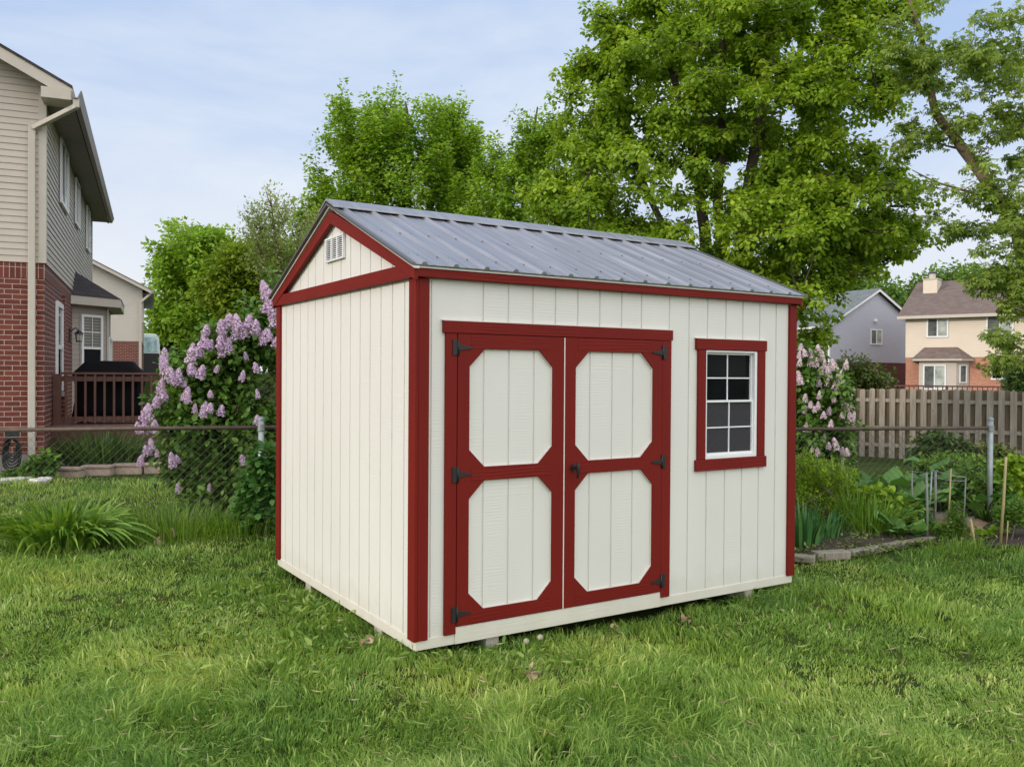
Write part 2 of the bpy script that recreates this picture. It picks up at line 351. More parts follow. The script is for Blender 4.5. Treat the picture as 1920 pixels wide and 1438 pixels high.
# ------------------------------------------------------------------ ground
def groundmat():
    m, t, b = nt('lawn soil and thatch'); v = coords(t); a = noise(t, v, 1.1, 6, .6); c = noise(t, v, 45, 4, .7); f = noise(t, v, .07, 3)
    col = ramp(t, a, [(.25, (.025,.045,.010)), (.5, (.045,.075,.014)), (.75, (.10,.105,.03))])
    col = mix(t, .7, col, ramp(t, c, [(.3, (.45,.45,.45)), (.7, (1.4,1.35,1.2))]), 'MULTIPLY')
    t.links.new(col, b.inputs['Base Color']); b.inputs['Roughness'].default_value = 1; b.inputs['Specular IOR Level'].default_value = .1; bump(t, b, c, .8, .03); return m
def axis(vals): return np.array(sorted(set(np.round(vals, 3))))
gx = axis(list(np.arange(-14, 14.01, .35))+list(np.arange(-60, 60, 4))+[-700,-400,-250,-150,-100,100,150,250,400,700])
gy = axis(list(np.arange(-2, 18.01, .35))+list(np.arange(18, 70, 2.5))+[-400,-200,-80,-40,-20,-10,-5,80,100,130,180,260,400,700])
GX, GY = np.meshgrid(gx, gy); GZ = gz(GX, GY)-.004
V = [tuple(yard(float(x), float(y), float(z))) for x, y, z in zip(GX.ravel(), GY.ravel(), GZ.ravel())]
nx = len(gx); Fc = [(j*nx+i, j*nx+i+1, (j+1)*nx+i+1, (j+1)*nx+i) for j in range(len(gy)-1) for i in range(nx-1)]
me = bpy.data.meshes.new('ground'); me.from_pydata(V, [], Fc); me.update(); me.polygons.foreach_set('use_smooth', [True]*len(Fc))
g = link('ground', me, groundmat()); tag(g, 'back yard ground sheet of soil and turf under the grass', 'ground', kind='structure')
# ------------------------------------------------------------------ the shed
W_, L_, ZB, ZS, ZE, ZP = 2.518, 3.105, .11, .165, 2.20, 2.70
shed = empty('garden_shed', (0, 0, 0), 0, 'cream wooden garden shed with barn red trim, double doors and grey metal roof', 'shed')
G = .008; GW = .010
def grooved(mb, xs0, xs1, z0, z1, grooves, face, s):
    """siding strip; face(xcoord, out, z) maps to 3-D; s = z0/z1 may be functions of x"""
    f0 = z0 if callable(z0) else (lambda x: z0); f1 = z1 if callable(z1) else (lambda x: z1)
    xs = [(xs0, 0)]
    for q in sorted(grooves):
        if xs0+.01 < q < xs1-.01: xs += [(q-GW/2-.002, 0), (q-GW/2, -G), (q+GW/2, -G), (q+GW/2+.002, 0)]
    xs.append((xs1, 0))
    for (a, oa), (b_, ob) in zip(xs[:-1], xs[1:]):
        mb.quadv(face(a, oa, f0(a)), face(b_, ob, f0(b_)), face(b_, ob, f1(b_)), face(a, oa, f1(a)))
FG = [.102, .266, .435, .606, .777, .941, 1.109, 1.28, 1.456, 1.621, 1.863, 2.04, 2.212, 2.388, 2.556, 2.728, 2.9]
DG = [.439, .610, .786, 1.204, 1.380, 1.551]
TG = .018   # siding sits this far behind the outer face of the corner trim
ff = lambda x, o, z: (x, TG-o, z)
DX0, DX1, DZ0, DZ1 = .262, 1.79, .213, 1.862
wx0, wx1, wz0, wz1 = 2.187, 2.692, 1.062, 1.806
mb = MB()
grooved(mb, .06, DX0, ZS, ZE+.02, FG, ff, 0); grooved(mb, DX0, DX1, DZ1, ZE+.02, FG, ff, 0)
grooved(mb, DX1, wx0, ZS, ZE+.02, FG, ff, 0); grooved(mb, wx0, wx1, ZS, wz0, FG, ff, 0)
grooved(mb, wx0, wx1, wz1, ZE+.02, FG, ff, 0); grooved(mb, wx1, 3.05, ZS, ZE+.02, FG, ff, 0)
mb.build('front_wall', M['cream'], shed, fixn=False)
LG = [.177, .343, .507, .670, .830, .994, 1.163, 1.328, 1.492, 1.660, 1.817, 1.986, 2.151, 2.323]
rk = lambda y: ZE + (ZP-.02-ZE)*(1-abs(y-W_/2)/(W_/2))
mb = MB(); gl = lambda y, o, z: (TG-o, y, z)
def lwall(mb, xf, flip):
    ys = [.05]+[W_/2]+[W_-.05]
    for a, b_ in zip(ys[:-1], ys[1:]): grooved(mb, a, b_, ZS, rk, LG, lambda y, o, z: ((TG-o) if not flip else (L_-TG+o), y, z), 0)
lwall(mb, 0, False); mb.build('gable_wall', M['cream'], shed, fixn=False)
mb = MB(); lwall(mb, 0, True); mb.build('gable_wall', M['cream'], shed, fixn=False)
mb = MB(); grooved(mb, .05, L_-.05, ZS, ZE+.02, [i*.165 for i in range(1, 19)], lambda x, o, z: (x, W_-TG+o, z), 0); mb.build('back_wall', M['cream'], shed, fixn=False)
# floor frame / skirt and skids
mb = MB(); mb.box(.014, L_-.014, .012, .05, ZB, ZS+.004); mb.box(.014, L_-.014, W_-.05, W_-.012, ZB, ZS+.004)
mb.box(.012, .05, .05, W_-.05, ZB, ZS+.004); mb.box(L_-.05, L_-.012, .05, W_-.05, ZB, ZS+.004)
mb.box(DX0-.004, DX1+.006, .004, .03, ZB+.001, DZ0-.006)
mb.build('floor_skirt', M['creamtrim'], shed, bevel=.002)
MB().box(.05, L_-.05, .05, W_-.05, ZB+.01, ZS).build('floor', M['dark'], shed)
for y in (.575, 1.843):
    MB().box(.035, L_-.035, y-.057, y+.057, -.03, ZB-.001).build('skid', M['skid'], shed, bevel=.004)
for x in (.52, 2.66):
    MB().box(x-.044, x+.044, .03, .30, -.03, ZB-.001).build('support_block', M['skid'], shed, bevel=.004)
# corner trim: front leg and side leg of each corner
def trim(name, mbx, mat, parent=shed, bev=.0025): return mbx.build(name, mat, parent, bevel=bev)
CT = .085
trim('corner_trim', MB().box(.0215, CT, -.001, TG+.004, ZS-.002, 2.156), M['red'])
trim('corner_trim', MB().box(-.001, .021, 0, CT, ZS-.004, 2.162), M['red'])
trim('corner_trim', MB().box(L_-.075, L_, -.001, TG+.004, ZS-.002, 2.156), M['red'])
trim('corner_trim', MB().box(-.001, TG+.004, W_-CT, W_, ZS-.004, 2.162), M['red'])
trim('corner_trim', MB().box(L_-TG, L_+.001, .006, CT, ZS-.004, 2.162), M['red'])
# level board across the gable, rake boards, front fascia
zt0, zt1 = 2.158, 2.238
sl = (ZP+.005-(ZE+.03))/(W_/2)
def rake(x0, x1):
    mid = W_/2; lo = -.03
    z_out = lambda y: ZP+.012 - abs(y-mid)*sl; z_in = lambda y: z_out(y)-.083
    a = [(lo, z_out(lo)-.0), (mid, z_out(mid)), (mid, z_in(mid)), (lo+.0, z_in(lo)+.0)]
    b_ = [(W_-lo, z_out(W_-lo)), (mid+.0004, z_out(mid)), (mid+.0004, z_in(mid)), (W_-lo, z_in(W_-lo))]
    return a, b_
for x0, x1 in ((-.024, .0), (L_, L_+.024)):
    a, b_ = rake(x0, x1)
    trim('rake_board', MB().prism(a, x0, x1, 'x'), M['redy']); trim('rake_board', MB().prism(b_, x0, x1, 'x'), M['redy'])
trim('gable_board', MB().box(-.020, TG-.001, .002, W_-.002, zt0, zt1), M['redy'])
trim('fascia_board', MB().box(-.004, L_+.004, -.030, TG, 2.160, 2.206), M['redh'])
trim('fascia_board', MB().box(-.004, L_+.004, W_-TG, W_+.030, 2.160, 2.206), M['redh'])
MB().box(-.02, L_+.02, -.036, .02, 2.2075, 2.220).build('roof_deck_edge', M['creamtrim'], shed)
MB().box(-.02, L_+.02, W_-.02, W_+.036, 2.2075, 2.220).build('roof_deck_edge', M['creamtrim'], shed)
# ribbed metal roof: one sheet per slope
zr_e, zr_r = 2.224, 2.756; ye = -.048; slope = (zr_r-zr_e)/(W_/2-ye); nrm = Vector((0, -slope, 1)).normalized()
ribs = [.03+.1955*i for i in range(16)]
def roofsheet(side):
    mb = MB(); xs = [(-.045, 0)]
    for r in ribs:
        xs += [(r-.021, 0), (r-.009, .016), (r+.009, .016), (r+.021, 0)]
        for q in (.065, .13): xs += [(r+q-.006, 0), (r+q, .0035), (r+q+.006, 0)]
    xs = [q for q in xs if q[0] < L_+.03]+[(L_+.05, 0)]
    for (a, ha), (b_, hb) in zip(xs[:-1], xs[1:]):
        def P(x, h, y, z):
            yy = y + nrm.y*h; zz = z + nrm.z*h; return (x, yy if side == 0 else W_-yy, zz)
        mb.quadv(P(a, ha, ye, zr_e), P(b_, hb, ye, zr_e), P(b_, hb, W_/2, zr_r), P(a, ha, W_/2, zr_r))
        mb.quadv(P(a, ha, ye, zr_e), P(b_, hb, ye, zr_e), P(b_, -.003, ye, zr_e), P(a, -.003, ye, zr_e))
    mb.quadv(*[(x, y if side == 0 else W_-y, z-.004) for x, y, z in ((-.045, ye, zr_e), (L_+.05, ye, zr_e), (L_+.05, W_/2, zr_r), (-.045, W_/2, zr_r))])
    return mb
for s_ in (0, 1):
    ro = roofsheet(s_).build('roof_panel', M['roof'], shed, fixn=(s_ == 1))
# screws along the ribs' foot
scr = None
for r in ribs[:15]:
    for fy in (.12, .62, 1.1):
        for dx in (.035, .16):
            x = r+dx; z = zr_e+(fy-ye)*slope
            if scr is None: scr = MB().ball((0, 0, 0), .0055, 6, 4).build('roof_screw', M['edge'], shed); o = scr
            else: o = scr.copy(); COL.objects.link(o)
            o.location = (x, fy-.002, z+.003)
# ridge cap and gable edge flashing
mb = MB(); hc = .145; th = .024
for s_ in (1, -1):
    y1 = W_/2 - s_*hc; z1 = zr_r - slope*hc
    P = [(W_/2, zr_r+.036), (y1, z1+.030), (y1, z1+.016), (W_/2, zr_r+.020)]
    mb.prism(P, -.055, L_+.06, 'x')
mb.build('ridge_cap', M['roof'], shed, bevel=.002)
for x0, x1 in ((-.052, -.0255), (L_+.0255, L_+.058)):
    mb = MB()
    for s_ in (0, 1):
        P = [(ye-.004, zr_e+.006), (W_/2, zr_r+.009), (W_/2, zr_r-.008), (ye-.004, zr_e-.008)]
        if s_: P = [(W_-y, z) for y, z in P]
        mb.prism(P, x0, x1, 'x')
    mb.build('edge_flashing', M['edge'], shed)
MB().prism([(ye+.01, zr_e-.006), (W_/2, zr_r-.006), (W_-ye-.01, zr_e-.006)], TG+.012, L_-TG-.012, 'x').build('attic_fill', M['creamtrim'], shed)
for s_ in (0, 1):
    P = [(ye+.002, zr_e-.0085), (W_/2, zr_r-.0085), (W_/2, zr_r-.022), (ye+.002, zr_e-.022)]
    if s_: P = [(W_-y, z) for y, z in P]
    MB().prism(P, -.031, .0, 'x').build('roof_deck_edge', M['creamtrim'], shed)
# gable vent
vent = MB()
vy0, vy1, vz0, vz1 = 1.078, 1.417, 2.384, 2.546
vent.ring([(vy0,vz0),(vy1,vz0),(vy1,vz1),(vy0,vz1)], [(vy0+.016,vz0+.012),(vy1-.016,vz0+.012),(vy1-.016,vz1-.012),(vy0+.016,vz1-.012)], TG-.022, TG-.002, 'x')
for f in (1/3, 2/3):
    y = vy0+.016+(vy1-vy0-.032)*f; vent.box(TG-.0215, TG-.004, y-.007, y+.007, vz0+.012, vz1-.012)
vo = vent.build('gable_vent', M['white'], shed, bevel=.0015)
for k in range(10):
    z = vz0+.018+k*(vz1-vz0-.028)/10
    MB().prism([(TG-.019, z), (TG-.005, z+.009), (TG-.005, z+.0115), (TG-.019, z+.0035)], vy0+.014, vy1-.014, 'y').build('louver', M['white'], vo)
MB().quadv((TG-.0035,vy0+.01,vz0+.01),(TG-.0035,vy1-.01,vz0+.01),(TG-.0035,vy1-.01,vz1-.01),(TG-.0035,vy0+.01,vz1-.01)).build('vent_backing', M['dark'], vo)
# doors
MB().box(.2, 1.86, TG+.016, TG+.022, .19, 1.92).build('door_backing', M['dark'], shed)
MB().box(.9958, 1.0032, -.0035, TG-.0040, DZ0-.003, 1.857).build('door_stop', M['creamtrim'], shed)
trim('door_header', MB().box(.171, 1.877, -.0065, TG-.0008, 1.862, 1.930), M['redh'])
MB().box(.166, 1.880, -.002, TG-.0008, 1.9305, 1.9365).build('drip_edge', M['creamtrim'], shed)
trim('door_post', MB().box(.188, .259, -.002, TG-.0008, .170, 1.861), M['red'])
trim('door_post', MB().box(1.7895, 1.868, -.002, TG-.0008, .170, 1.861), M['red'])
def door(x0, x1, ix0, ix1, hinge):
    d = empty('door', (x0 if hinge < 0 else x1, 0, 0)); d.parent = shed
    ox = d.location.x
    z0, z1 = DZ0, 1.859
    mb = MB(); grooved(mb, x0, x1, z0, z1, DG, lambda x, o, z: (x-ox, TG-.002-o, z), 0); mb.build('panel', M['cream'], d, fixn=False)
    c = .100
    y0, y1 = -.004, TG-.0035
    def octo(za, zb): return [(ix0-ox, za+c), (ix0+c-ox, za), (ix1-c-ox, za), (ix1-ox, za+c), (ix1-ox, zb-c), (ix1-c-ox, zb), (ix0+c-ox, zb), (ix0-ox, zb-c)]
    def rect(za, zb): return [(x0-ox, za+c), (x0-ox, za), (x1-ox, za), (x1-ox, za+c), (x1-ox, zb-c), (x1-ox, zb), (x0-ox, zb), (x0-ox, zb-c)]
    for za, zb, oa, ob in ((z0, 1.0655, .290, 1.026), (1.0655, z1, 1.104, 1.776)):
        MB().ring(rect(za, zb), octo(oa, ob), y0, y1).build('door_frame', M['red'], d)
        # pale unpainted board edge showing around each opening
        oc = octo(oa, ob); cx = (ix0+ix1)/2-ox; cz = (oa+ob)/2
        inn = [(x+(cx-x)*.014, z+(cz-z)*.010) for x, z in oc]
        MB().ring(oc, inn, y0+.009, y1+.001).build('opening_edge', M['creamtrim'], d)
    # grain boards: level rails sit a hair proud
    for za, zb in ((1.779, z1-.003), (1.029, 1.101), (z0+.003, .287)):
        MB().box(ix0+.012-ox, ix1-.012-ox, y0-.0018, y0+.004, za, zb).build('door_rail', M['redh'], d)
    for zc in (1.782, 1.068, .283):
        h = empty('hinge', (0, 0, zc)); h.parent = d; s_ = -hinge
        MB().box(-.034*s_-.0 if s_ > 0 else .004, -.004 if s_ > 0 else .034, -.0085, -.0025, -.044, .044).build('hinge_plate', M['black'], h, bevel=.001)
        MB().tube([(0, -.010, -.044), (0, -.010, .044)], .0055, 8).build('hinge_pin', M['black'], h, smooth=True)
        pl = [(.004*s_, -.020), (.030*s_, -.013), (.082*s_, -.006), (.094*s_, 0), (.082*s_, .006), (.030*s_, .013), (.004*s_, .020)]
        MB().prism(pl, -.011, -.0065, 'y').build('strap', M['black'], h, bevel=.0008)
    return d
door(.2625, .9945, .338, .912, -1); rd = door(1.0045, 1.786, 1.083, 1.708, 1)
h = empty('door_handle', (1.066-1.786, -.006, 1.066)); h.parent = rd
mb = MB(); mb.tube([(0, 0, 0), (0, -.012, 0)], .021, 14); mb.build('rose', M['black'], h, smooth=False)
mb = MB(); mb.tube([(0, -.01, 0), (0, -.045, 0)], .0095, 10); mb.build('spindle', M['black'], h)
mb = MB(); mb.tube([(0, -.048, .034), (0, -.052, .020), (.001, -.05, 0), (.002, -.052, -.035), (.001, -.045, -.060)], [.007, .010, .012, .009, .006], 8); mb.build('lever', M['black'], h, smooth=True)
# window
win = empty('window', (wx0, 0, wz0)); win.parent = shed
ww, wh = wx1-wx0, wz1-wz0
trim('window_head', MB().box(-.092, ww+.090, -.0065, TG-.0008, wh+.004, wh+.078), M['redh'], win)
trim('window_side', MB().box(-.072, -.002, -.003, TG-.0008, .0, wh+.0035), M['red'], win)
trim('window_side', MB().box(ww+.002, ww+.078, -.003, TG-.0008, .0, wh+.0035), M['red'], win)
trim('window_sill', MB().box(-.090, ww+.094, -.0065, TG-.0008, -.078, -.001), M['redh'], win)
MB().box(-.097, ww+.094, -.003, TG-.0008, wh+.0785, wh+.084).build('drip_edge', M['creamtrim'], win)
MB().ring([(0,0),(ww,0),(ww,wh),(0,wh)], [(.012,.024),(ww-.024,.024),(ww-.024,wh-.012),(.012,wh-.012)], .004, .075).build('window_frame', M['white'], win, bevel=.0015)
zm = 1.448-wz0
def sash(name, z0, z1, yf, glass, inset):
    x0, x1 = .012, ww-.024
    s_ = MB().ring([(x0,z0),(x1,z0),(x1,z1),(x0,z1)], [(x0+inset,z0+.016),(x1-inset,z0+.016),(x1-inset,z1-.015),(x0+inset,z1-.015)], yf, yf+.028).build(name, M['white'], win, bevel=.001)
    MB().quadv((x0+.004,yf+.013,z0+.004),(x1-.004,yf+.013,z0+.004),(x1-.004,yf+.013,z1-.004),(x0+.004,yf+.013,z1-.004)).build('pane', glass, s_)
    xc = (x0+x1)/2; zc = (z0+z1)/2
    MB().box(xc-.0045, xc+.0045, yf+.007, yf+.0125, z0+.01, z1-.01).build('muntin', M['white'], s_)
    MB().box(x0+.005, x1-.005, yf+.006, yf+.012, zc-.0045, zc+.0045).build('muntin', M['white'], s_)
    return s_
sash('upper_sash', zm-.008, wh-.012, .034, M['glass'], .010)
lo_ = sash('lower_sash', .024, zm+.016, .016, M['screen'], .014)
# ------------------------------------------------------------------ houses
def house(name, lat, dep, ang, label, z=0.0):
    a = math.radians(ang)
    return empty(name, yard(lat, dep, z), -YAW+a, label, 'house')
def winobj(parent, plane, a0, a1, z0, z1, out, split='v', panes=None, depth=.05, fr=.06, name='window'):
    """plane 'x': window in a plane x=const (a along y); 'y': plane y=const (a along x). out = outward sign"""
    ax, pos = plane; 
    o0, o1 = sorted((pos, pos+out*depth))
    w = MB().ring([(a0,z0),(a1,z0),(a1,z1),(a0,z1)], [(a0+fr,z0+fr),(a1-fr,z0+fr),(a1-fr,z1-fr),(a0+fr,z1-fr)], o0, o1, ax).build(name, M['white'], parent)
    panes = panes or [M['greyglass'], M['paleglass']]
    pp = pos+out*depth*.4
    def pane(b0, b1, c0, c1, m):
        if ax == 'y': MB().quadv((b0,pp,c0),(b1,pp,c0),(b1,pp,c1),(b0,pp,c1)).build('pane', m, w)
        else: MB().quadv((pp,b0,c0),(pp,b1,c0),(pp,b1,c1),(pp,b0,c1)).build('pane', m, w)
    if split == 'v':
        mdl = (a0+a1)/2; pane(a0+fr*.5, mdl, z0+fr*.5, z1-fr*.5, panes[0]); pane(mdl, a1-fr*.5, z0+fr*.5, z1-fr*.5, panes[-1])
        b = (mdl-fr*.4, mdl+fr*.4, z0+fr, z1-fr)
    elif split == 'h':
        mdl = (z0+z1)/2; pane(a0+fr*.5, a1-fr*.5, z0+fr*.5, mdl, panes[0]); pane(a0+fr*.5, a1-fr*.5, mdl, z1-fr*.5, panes[-1])
        b = (a0+fr, a1-fr, mdl-fr*.4, mdl+fr*.4)
    else:
        pane(a0+fr*.5, a1-fr*.5, z0+fr*.5, z1-fr*.5, panes[0]); b = None
    if b:
        q0, q1 = sorted((pos+out*depth*.45, pos+out*depth*.9))
        if ax == 'y': MB().box(b[0], b[1], q0, q1, b[2], b[3]).build('mullion', M['white'], w)
        else: MB().box(q0, q1, b[0], b[1], b[2], b[3]).build('mullion', M['white'], w)
    return w
def gable_roof(h, x0, x1, y0, y1, ze, pitch, ridge, ov, mat, th=.16, fascia='trimtan', soff='soffit'):
    """ridge 'y': ridge runs along y, gables on y0/y1 faces"""
    if ridge == 'y':
        xm = (x0+x1)/2; zr = ze+(x1-xm)*pitch
        a = x0-ov; b = x1+ov; za = ze-ov*pitch
        P = [(a, za), (xm, zr), (b, za), (b, za+.03), (xm, zr+.03+.0), (a, za+.03)]
        P = [(a, za+.12), (xm, zr+.12), (b, za+.12), (b, za+.16), (xm, zr+.16), (a, za+.16)]
        MB().prism(P, y0-ov-.02, y1+ov+.02, 'y').build('roof', mat, h)
        for s_ in (y0-ov, y1+ov-.03):
            MB().prism([(a, za-.06), (xm, zr-.06), (b, za-.06), (b, za+.118), (xm, zr+.118), (a, za+.118)], s_, s_+.03, 'y').build('barge_board', M[fascia], h)
        for xx, s_ in ((x0, -1), (x1, 1)):
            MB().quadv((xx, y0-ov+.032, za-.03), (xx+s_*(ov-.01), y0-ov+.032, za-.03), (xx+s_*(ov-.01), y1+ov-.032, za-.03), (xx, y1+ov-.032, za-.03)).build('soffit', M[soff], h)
        return za
# --- near house on the left ---
h1 = house('two_storey_house', -7.25, 13.3, 22.7, 'large beige siding and red brick house at the left edge, nearest house to the shed')
SB, EV, BT = 3.30, 5.93, .36
MB().box(-9, -.005, .005, 10.95, -.4, BT).build('foundation', M['concrete'], h1)
brk = MB()
brk.box(-9, .0, .0, 10.96, BT, SB-.24)
brk.build('brick_wall', M['brick'], h1)
MB().box(-9, .006, -.006, 10.965, SB-.24, SB-.005).build('soldier_course', M['soldier'], h1)
def laps(mb, a0, a1, z0, z1, pitch, face, clip=None):
    z = z0
    while z < z1-.01:
        zt = min(z+pitch, z1)
        L0, L1 = (a0, a1); T0, T1 = a0, a1
        if clip: L0, L1 = clip(z, a0, a1); T0, T1 = clip(zt, a0, a1)
        if L1-L0 > .02:
            mb.quadv(face(L0, .016, z), face(L1, .016, z), face(T1, .002, zt), face(T0, .002, zt))
            mb.quadv(face(L0, .016, z), face(L1, .016, z), face(L1, -.001, z-.001), face(L0, -.001, z-.001))
        z += pitch
mb = MB(); xm = -4.5
laps(mb, 0.02, 10.93, SB, EV+.2, .1, lambda a, o, z: (.008+o, a, z))
mb.build('siding_wall', M['siding'], h1, fixn=False)
mb = MB()
laps(mb, -9, -.02, SB, EV+2.5, .1, lambda a, o, z: (a, -.008-o, z), lambda z, a0, a1: (a0, a1) if z < EV+.2 else (a0+(z-EV-.2)/.52, a1-(z-EV-.2)/.52))
mb.build('siding_wall', M['siding'], h1, fixn=False)
MB().prism([(-9, SB), (0, SB), (0, EV+.19), (-4.5, EV+2.53), (-9, EV+.19)], 0.0, 10.94, 'y').build('wall_core', M['siding'], h1)
for a in (-.075, ):
    MB().box(a, .032, -.034, -.002, SB, EV).build('corner_post', M['trimtan'], h1); MB().box(.0095, .0325, -.033, .075, SB, EV).build('corner_post', M['trimtan'], h1)
MB().box(.009, .032, 10.86, 10.97, SB, EV).build('corner_post', M['trimtan'], h1)
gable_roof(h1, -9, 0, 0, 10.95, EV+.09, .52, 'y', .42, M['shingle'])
za = EV+.09-.42*.52
# boxed eave return and gutter
MB().box(.0, .40, -.44, .03, za-.06, za+.10).build('eave_return', M['trimtan'], h1)
gt = MB(); gt.prism([(.425, za-.03), (.50, za-.03), (.55, za+.09), (.535, za+.09), (.49, za-.015), (.437, za-.015), (.437, za+.09), (.425, za+.09)], -.46, 11.4, 'y').build('gutter', M['gutter'], h1)
dp = MB(); dp.bar((.47, -.40, za-.02), (.47, -.40, za-.16), .09, .07, (0,1,0)); dp.bar((.47, -.40, za-.14), (-.14, -.09, za-.46), .09, .07); dp.bar((-.16, -.075, za-.41), (-.16, -.075, .22), .10, .075, (0,1,0))
dp.build('downspout', M['trimtan'], h1, bevel=.01)
MB().bar((-.16, -.08, .22), (-.16, -.08, .02), .11, .09, (0,1,0)).build('drain_boot', M['black'], h1)
for a0, a1, z0, z1 in ((2.05, 3.45, 4.62, 5.78), (5.2, 6.22, 4.75, 5.72), (8.45, 9.58, 4.65, 5.72)):
    winobj(h1, ('x', .03), a0, a1, z0, z1, 1, 'v', [M['glass'], M['paleglass']], .04, .055)
winobj(h1, ('x', .002), 1.66, 2.70, 1.28, 2.85, 1, 'h', [M['glass'], M['greyglass']], .04, .09)
# brick reveal jamb beyond the ground floor window
MB().box(.0, .055, 2.74, 2.86, BT, SB-.25).build('brick_pier', M['brick'], h1)
MB().box(.0, .05, 1.60, 2.74, 1.18, 1.26).build('window_ledge', M['concrete'], h1)
# bay with its own hipped roof
bay = [(.0, 5.0), (.62, 5.62), (.62, 7.6), (.0, 8.22)]
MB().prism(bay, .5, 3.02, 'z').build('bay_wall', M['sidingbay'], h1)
rb = MB(); e = [(.0, 4.62), (.92, 5.42), (.92, 7.85), (.0, 8.6)]
rb.v += [(x, y, 3.20) for x, y in e] + [(.0, 5.55, 3.78), (.0, 7.6, 3.78)]
rb.f += [(0, 1, 4), (1, 2, 5, 4), (2, 3, 5), (0, 3, 2, 1)]
rb.build('bay_roof', M['shingle'], h1)
MB().prism([(x*.985, 6.6+(y-6.6)*.99) for x, y in e], 3.02, 3.196, 'z').build('bay_fascia', M['trimtan'], h1)
MB().box(.625, .66, 5.60, 5.72, .6, 3.015).build('corner_post', M['trimtan'], h1)
bw = empty('bay_window', (.31, 5.31, 0), math.radians(45)); bw.parent = h1
w_ = winobj(bw, ('y', -.01), -.25, .30, 1.42, 2.84, -1, 'h', [M['glass'], M['blind']], .05, .055)
MB().box(-.22, .27, -.05, -.036, 2.46, 2.478).build('muntin', M['white'], w_)
MB().box(.018, .032, -.0515, -.036, 2.15, 2.80).build('muntin', M['white'], w_)
winobj(h1, ('x', .622), 6.0, 7.3, 1.1, 2.4, 1, 'v', [M['greyglass'], M['paleglass']], .05, .06)
# porch lantern
ln = empty('wall_lantern', (.0, 4.25, 2.35)); ln.parent = h1
MB().box(.0, .03, -.05, .05, -.12, .14).build('back_plate', M['black'], ln)
MB().tube([(.02, 0, .08), (.12, 0, .16), (.18, 0, .10)], .012, 6).build('arm', M['black'], ln)
MB().tube([(.18, 0, .11), (.18, 0, .07), (.18, 0, .04)], [.02, .06, .10], 8).build('cap', M['black'], ln)
MB().tube([(.18, 0, .04), (.18, 0, -.10)], [.06, .045], 8).build('lamp_glass', M['lampglass'], ln)
mb = MB()
for k in range(4):
    a = k*math.pi/2+.4; mb.tube([(.18+.07*math.cos(a), .07*math.sin(a), .05), (.18+.05*math.cos(a), .05*math.sin(a), -.12)], .006, 4)
mb.tube([(.18, 0, -.10), (.18, 0, -.125)], .055, 8); mb.build('cage', M['black'], ln)
# --- second house on the left ---
h2 = house('two_storey_house', X(266, 43), 43, 22.7, 'smaller far beige house with brick base, seen past the near house bay window')
MB().prism([(-8.2, 3.15), (0, 3.15), (0, 5.75), (-4.1, 7.85), (-8.2, 5.75)], 0, 10.5, 'y').build('siding_wall', M['sidingfar'], h2)
MB().box(-8.2, -.02, .02, 10.48, -.3, 3.149).build('brick_wall', M['brick'], h2)
gable_roof(h2, -8.2, 0, 0, 10.5, 5.80, .51, 'y', .45, M['shingle'])
z2 = 5.80-.45*.51
MB().box(.42, .55, -.45, 10.9, z2-.05, z2+.10).build('gutter', M['gutter'], h2)
dp = MB(); dp.bar((.45, -.30, z2), (-.05, -.08, z2-.45), .12, .10); dp.bar((-.08, -.07, z2-.40), (-.08, -.07, .2), .13, .10, (0,1,0)); dp.build('downspout', M['trimtan'], h2)
MB().box(-.14, .02, -.03, .03, 3.15, 5.7).build('corner_post', M['trimtan'], h2)
winobj(h2, ('x', .0), 2.0, 3.2, 4.2, 5.3, 1)
# --- blue grey house ---
h3 = house('two_storey_house', X(1547, 56), 56, 30, 'blue grey sided gabled house with maroon brick base beyond the shed', -1.05)
o3 = 1.05
MB().prism([(0, 2.60+o3), (10.0, 2.60+o3), (10.0, 4.85+o3), (5, 7.42+o3), (0, 4.85+o3)], 0, 9, 'y').build('siding_wall', M['sidinggrey'], h3)
MB().box(.02, 9.98, .02, 8.98, 0, 2.599+o3).build('brick_wall', M['brickmaroon'], h3)
MB().box(-.03, -.002, .02, 8.98, 2.65+o3, 4.85+o3).build('side_wall', M['sidingtan'], h3)
gable_roof(h3, 0, 10, 0, 9, 4.90+o3, .514, 'y', .3, M['shinglegrey'], fascia='white', soff='soffit')
MB().box(-.42, -.31, -.3, 9.3, 4.90+o3-.16, 4.90+o3-.02).build('gutter', M['white'], h3)
dp = MB(); dp.bar((-.35, -.12, 4.75+o3), (.25, -.08, 4.3+o3), .1, .1); dp.bar((.25, -.08, 4.35+o3), (.25, -.08, .1), .1, .1, (0,1,0)); dp.build('downspout', M['white'], h3)
winobj(h3, ('y', 0), 4.43, 5.62, 3.80+o3, 4.86+o3, -1, 'v', [M['greyglass'], M['paleglass']], .06, .08)
winobj(h3, ('x', -.03), 1.15, 3.0, 3.3+o3, 4.6+o3, -1, 'v', [M['paleglass'], M['greyglass']], .05, .1)
MB().ball((4.87, -.08, 5.42+o3), .14, 8, 5).build('flood_light', M['white'], h3)
for k, yy in enumerate((3.0, 5.2)):
    MB().box(1.9+k*.7, 2.3+k*.7, yy, yy+.4, 6.05+o3+k*.37, 6.35+o3+k*.37).build('roof_vent', M['edge'], h3)
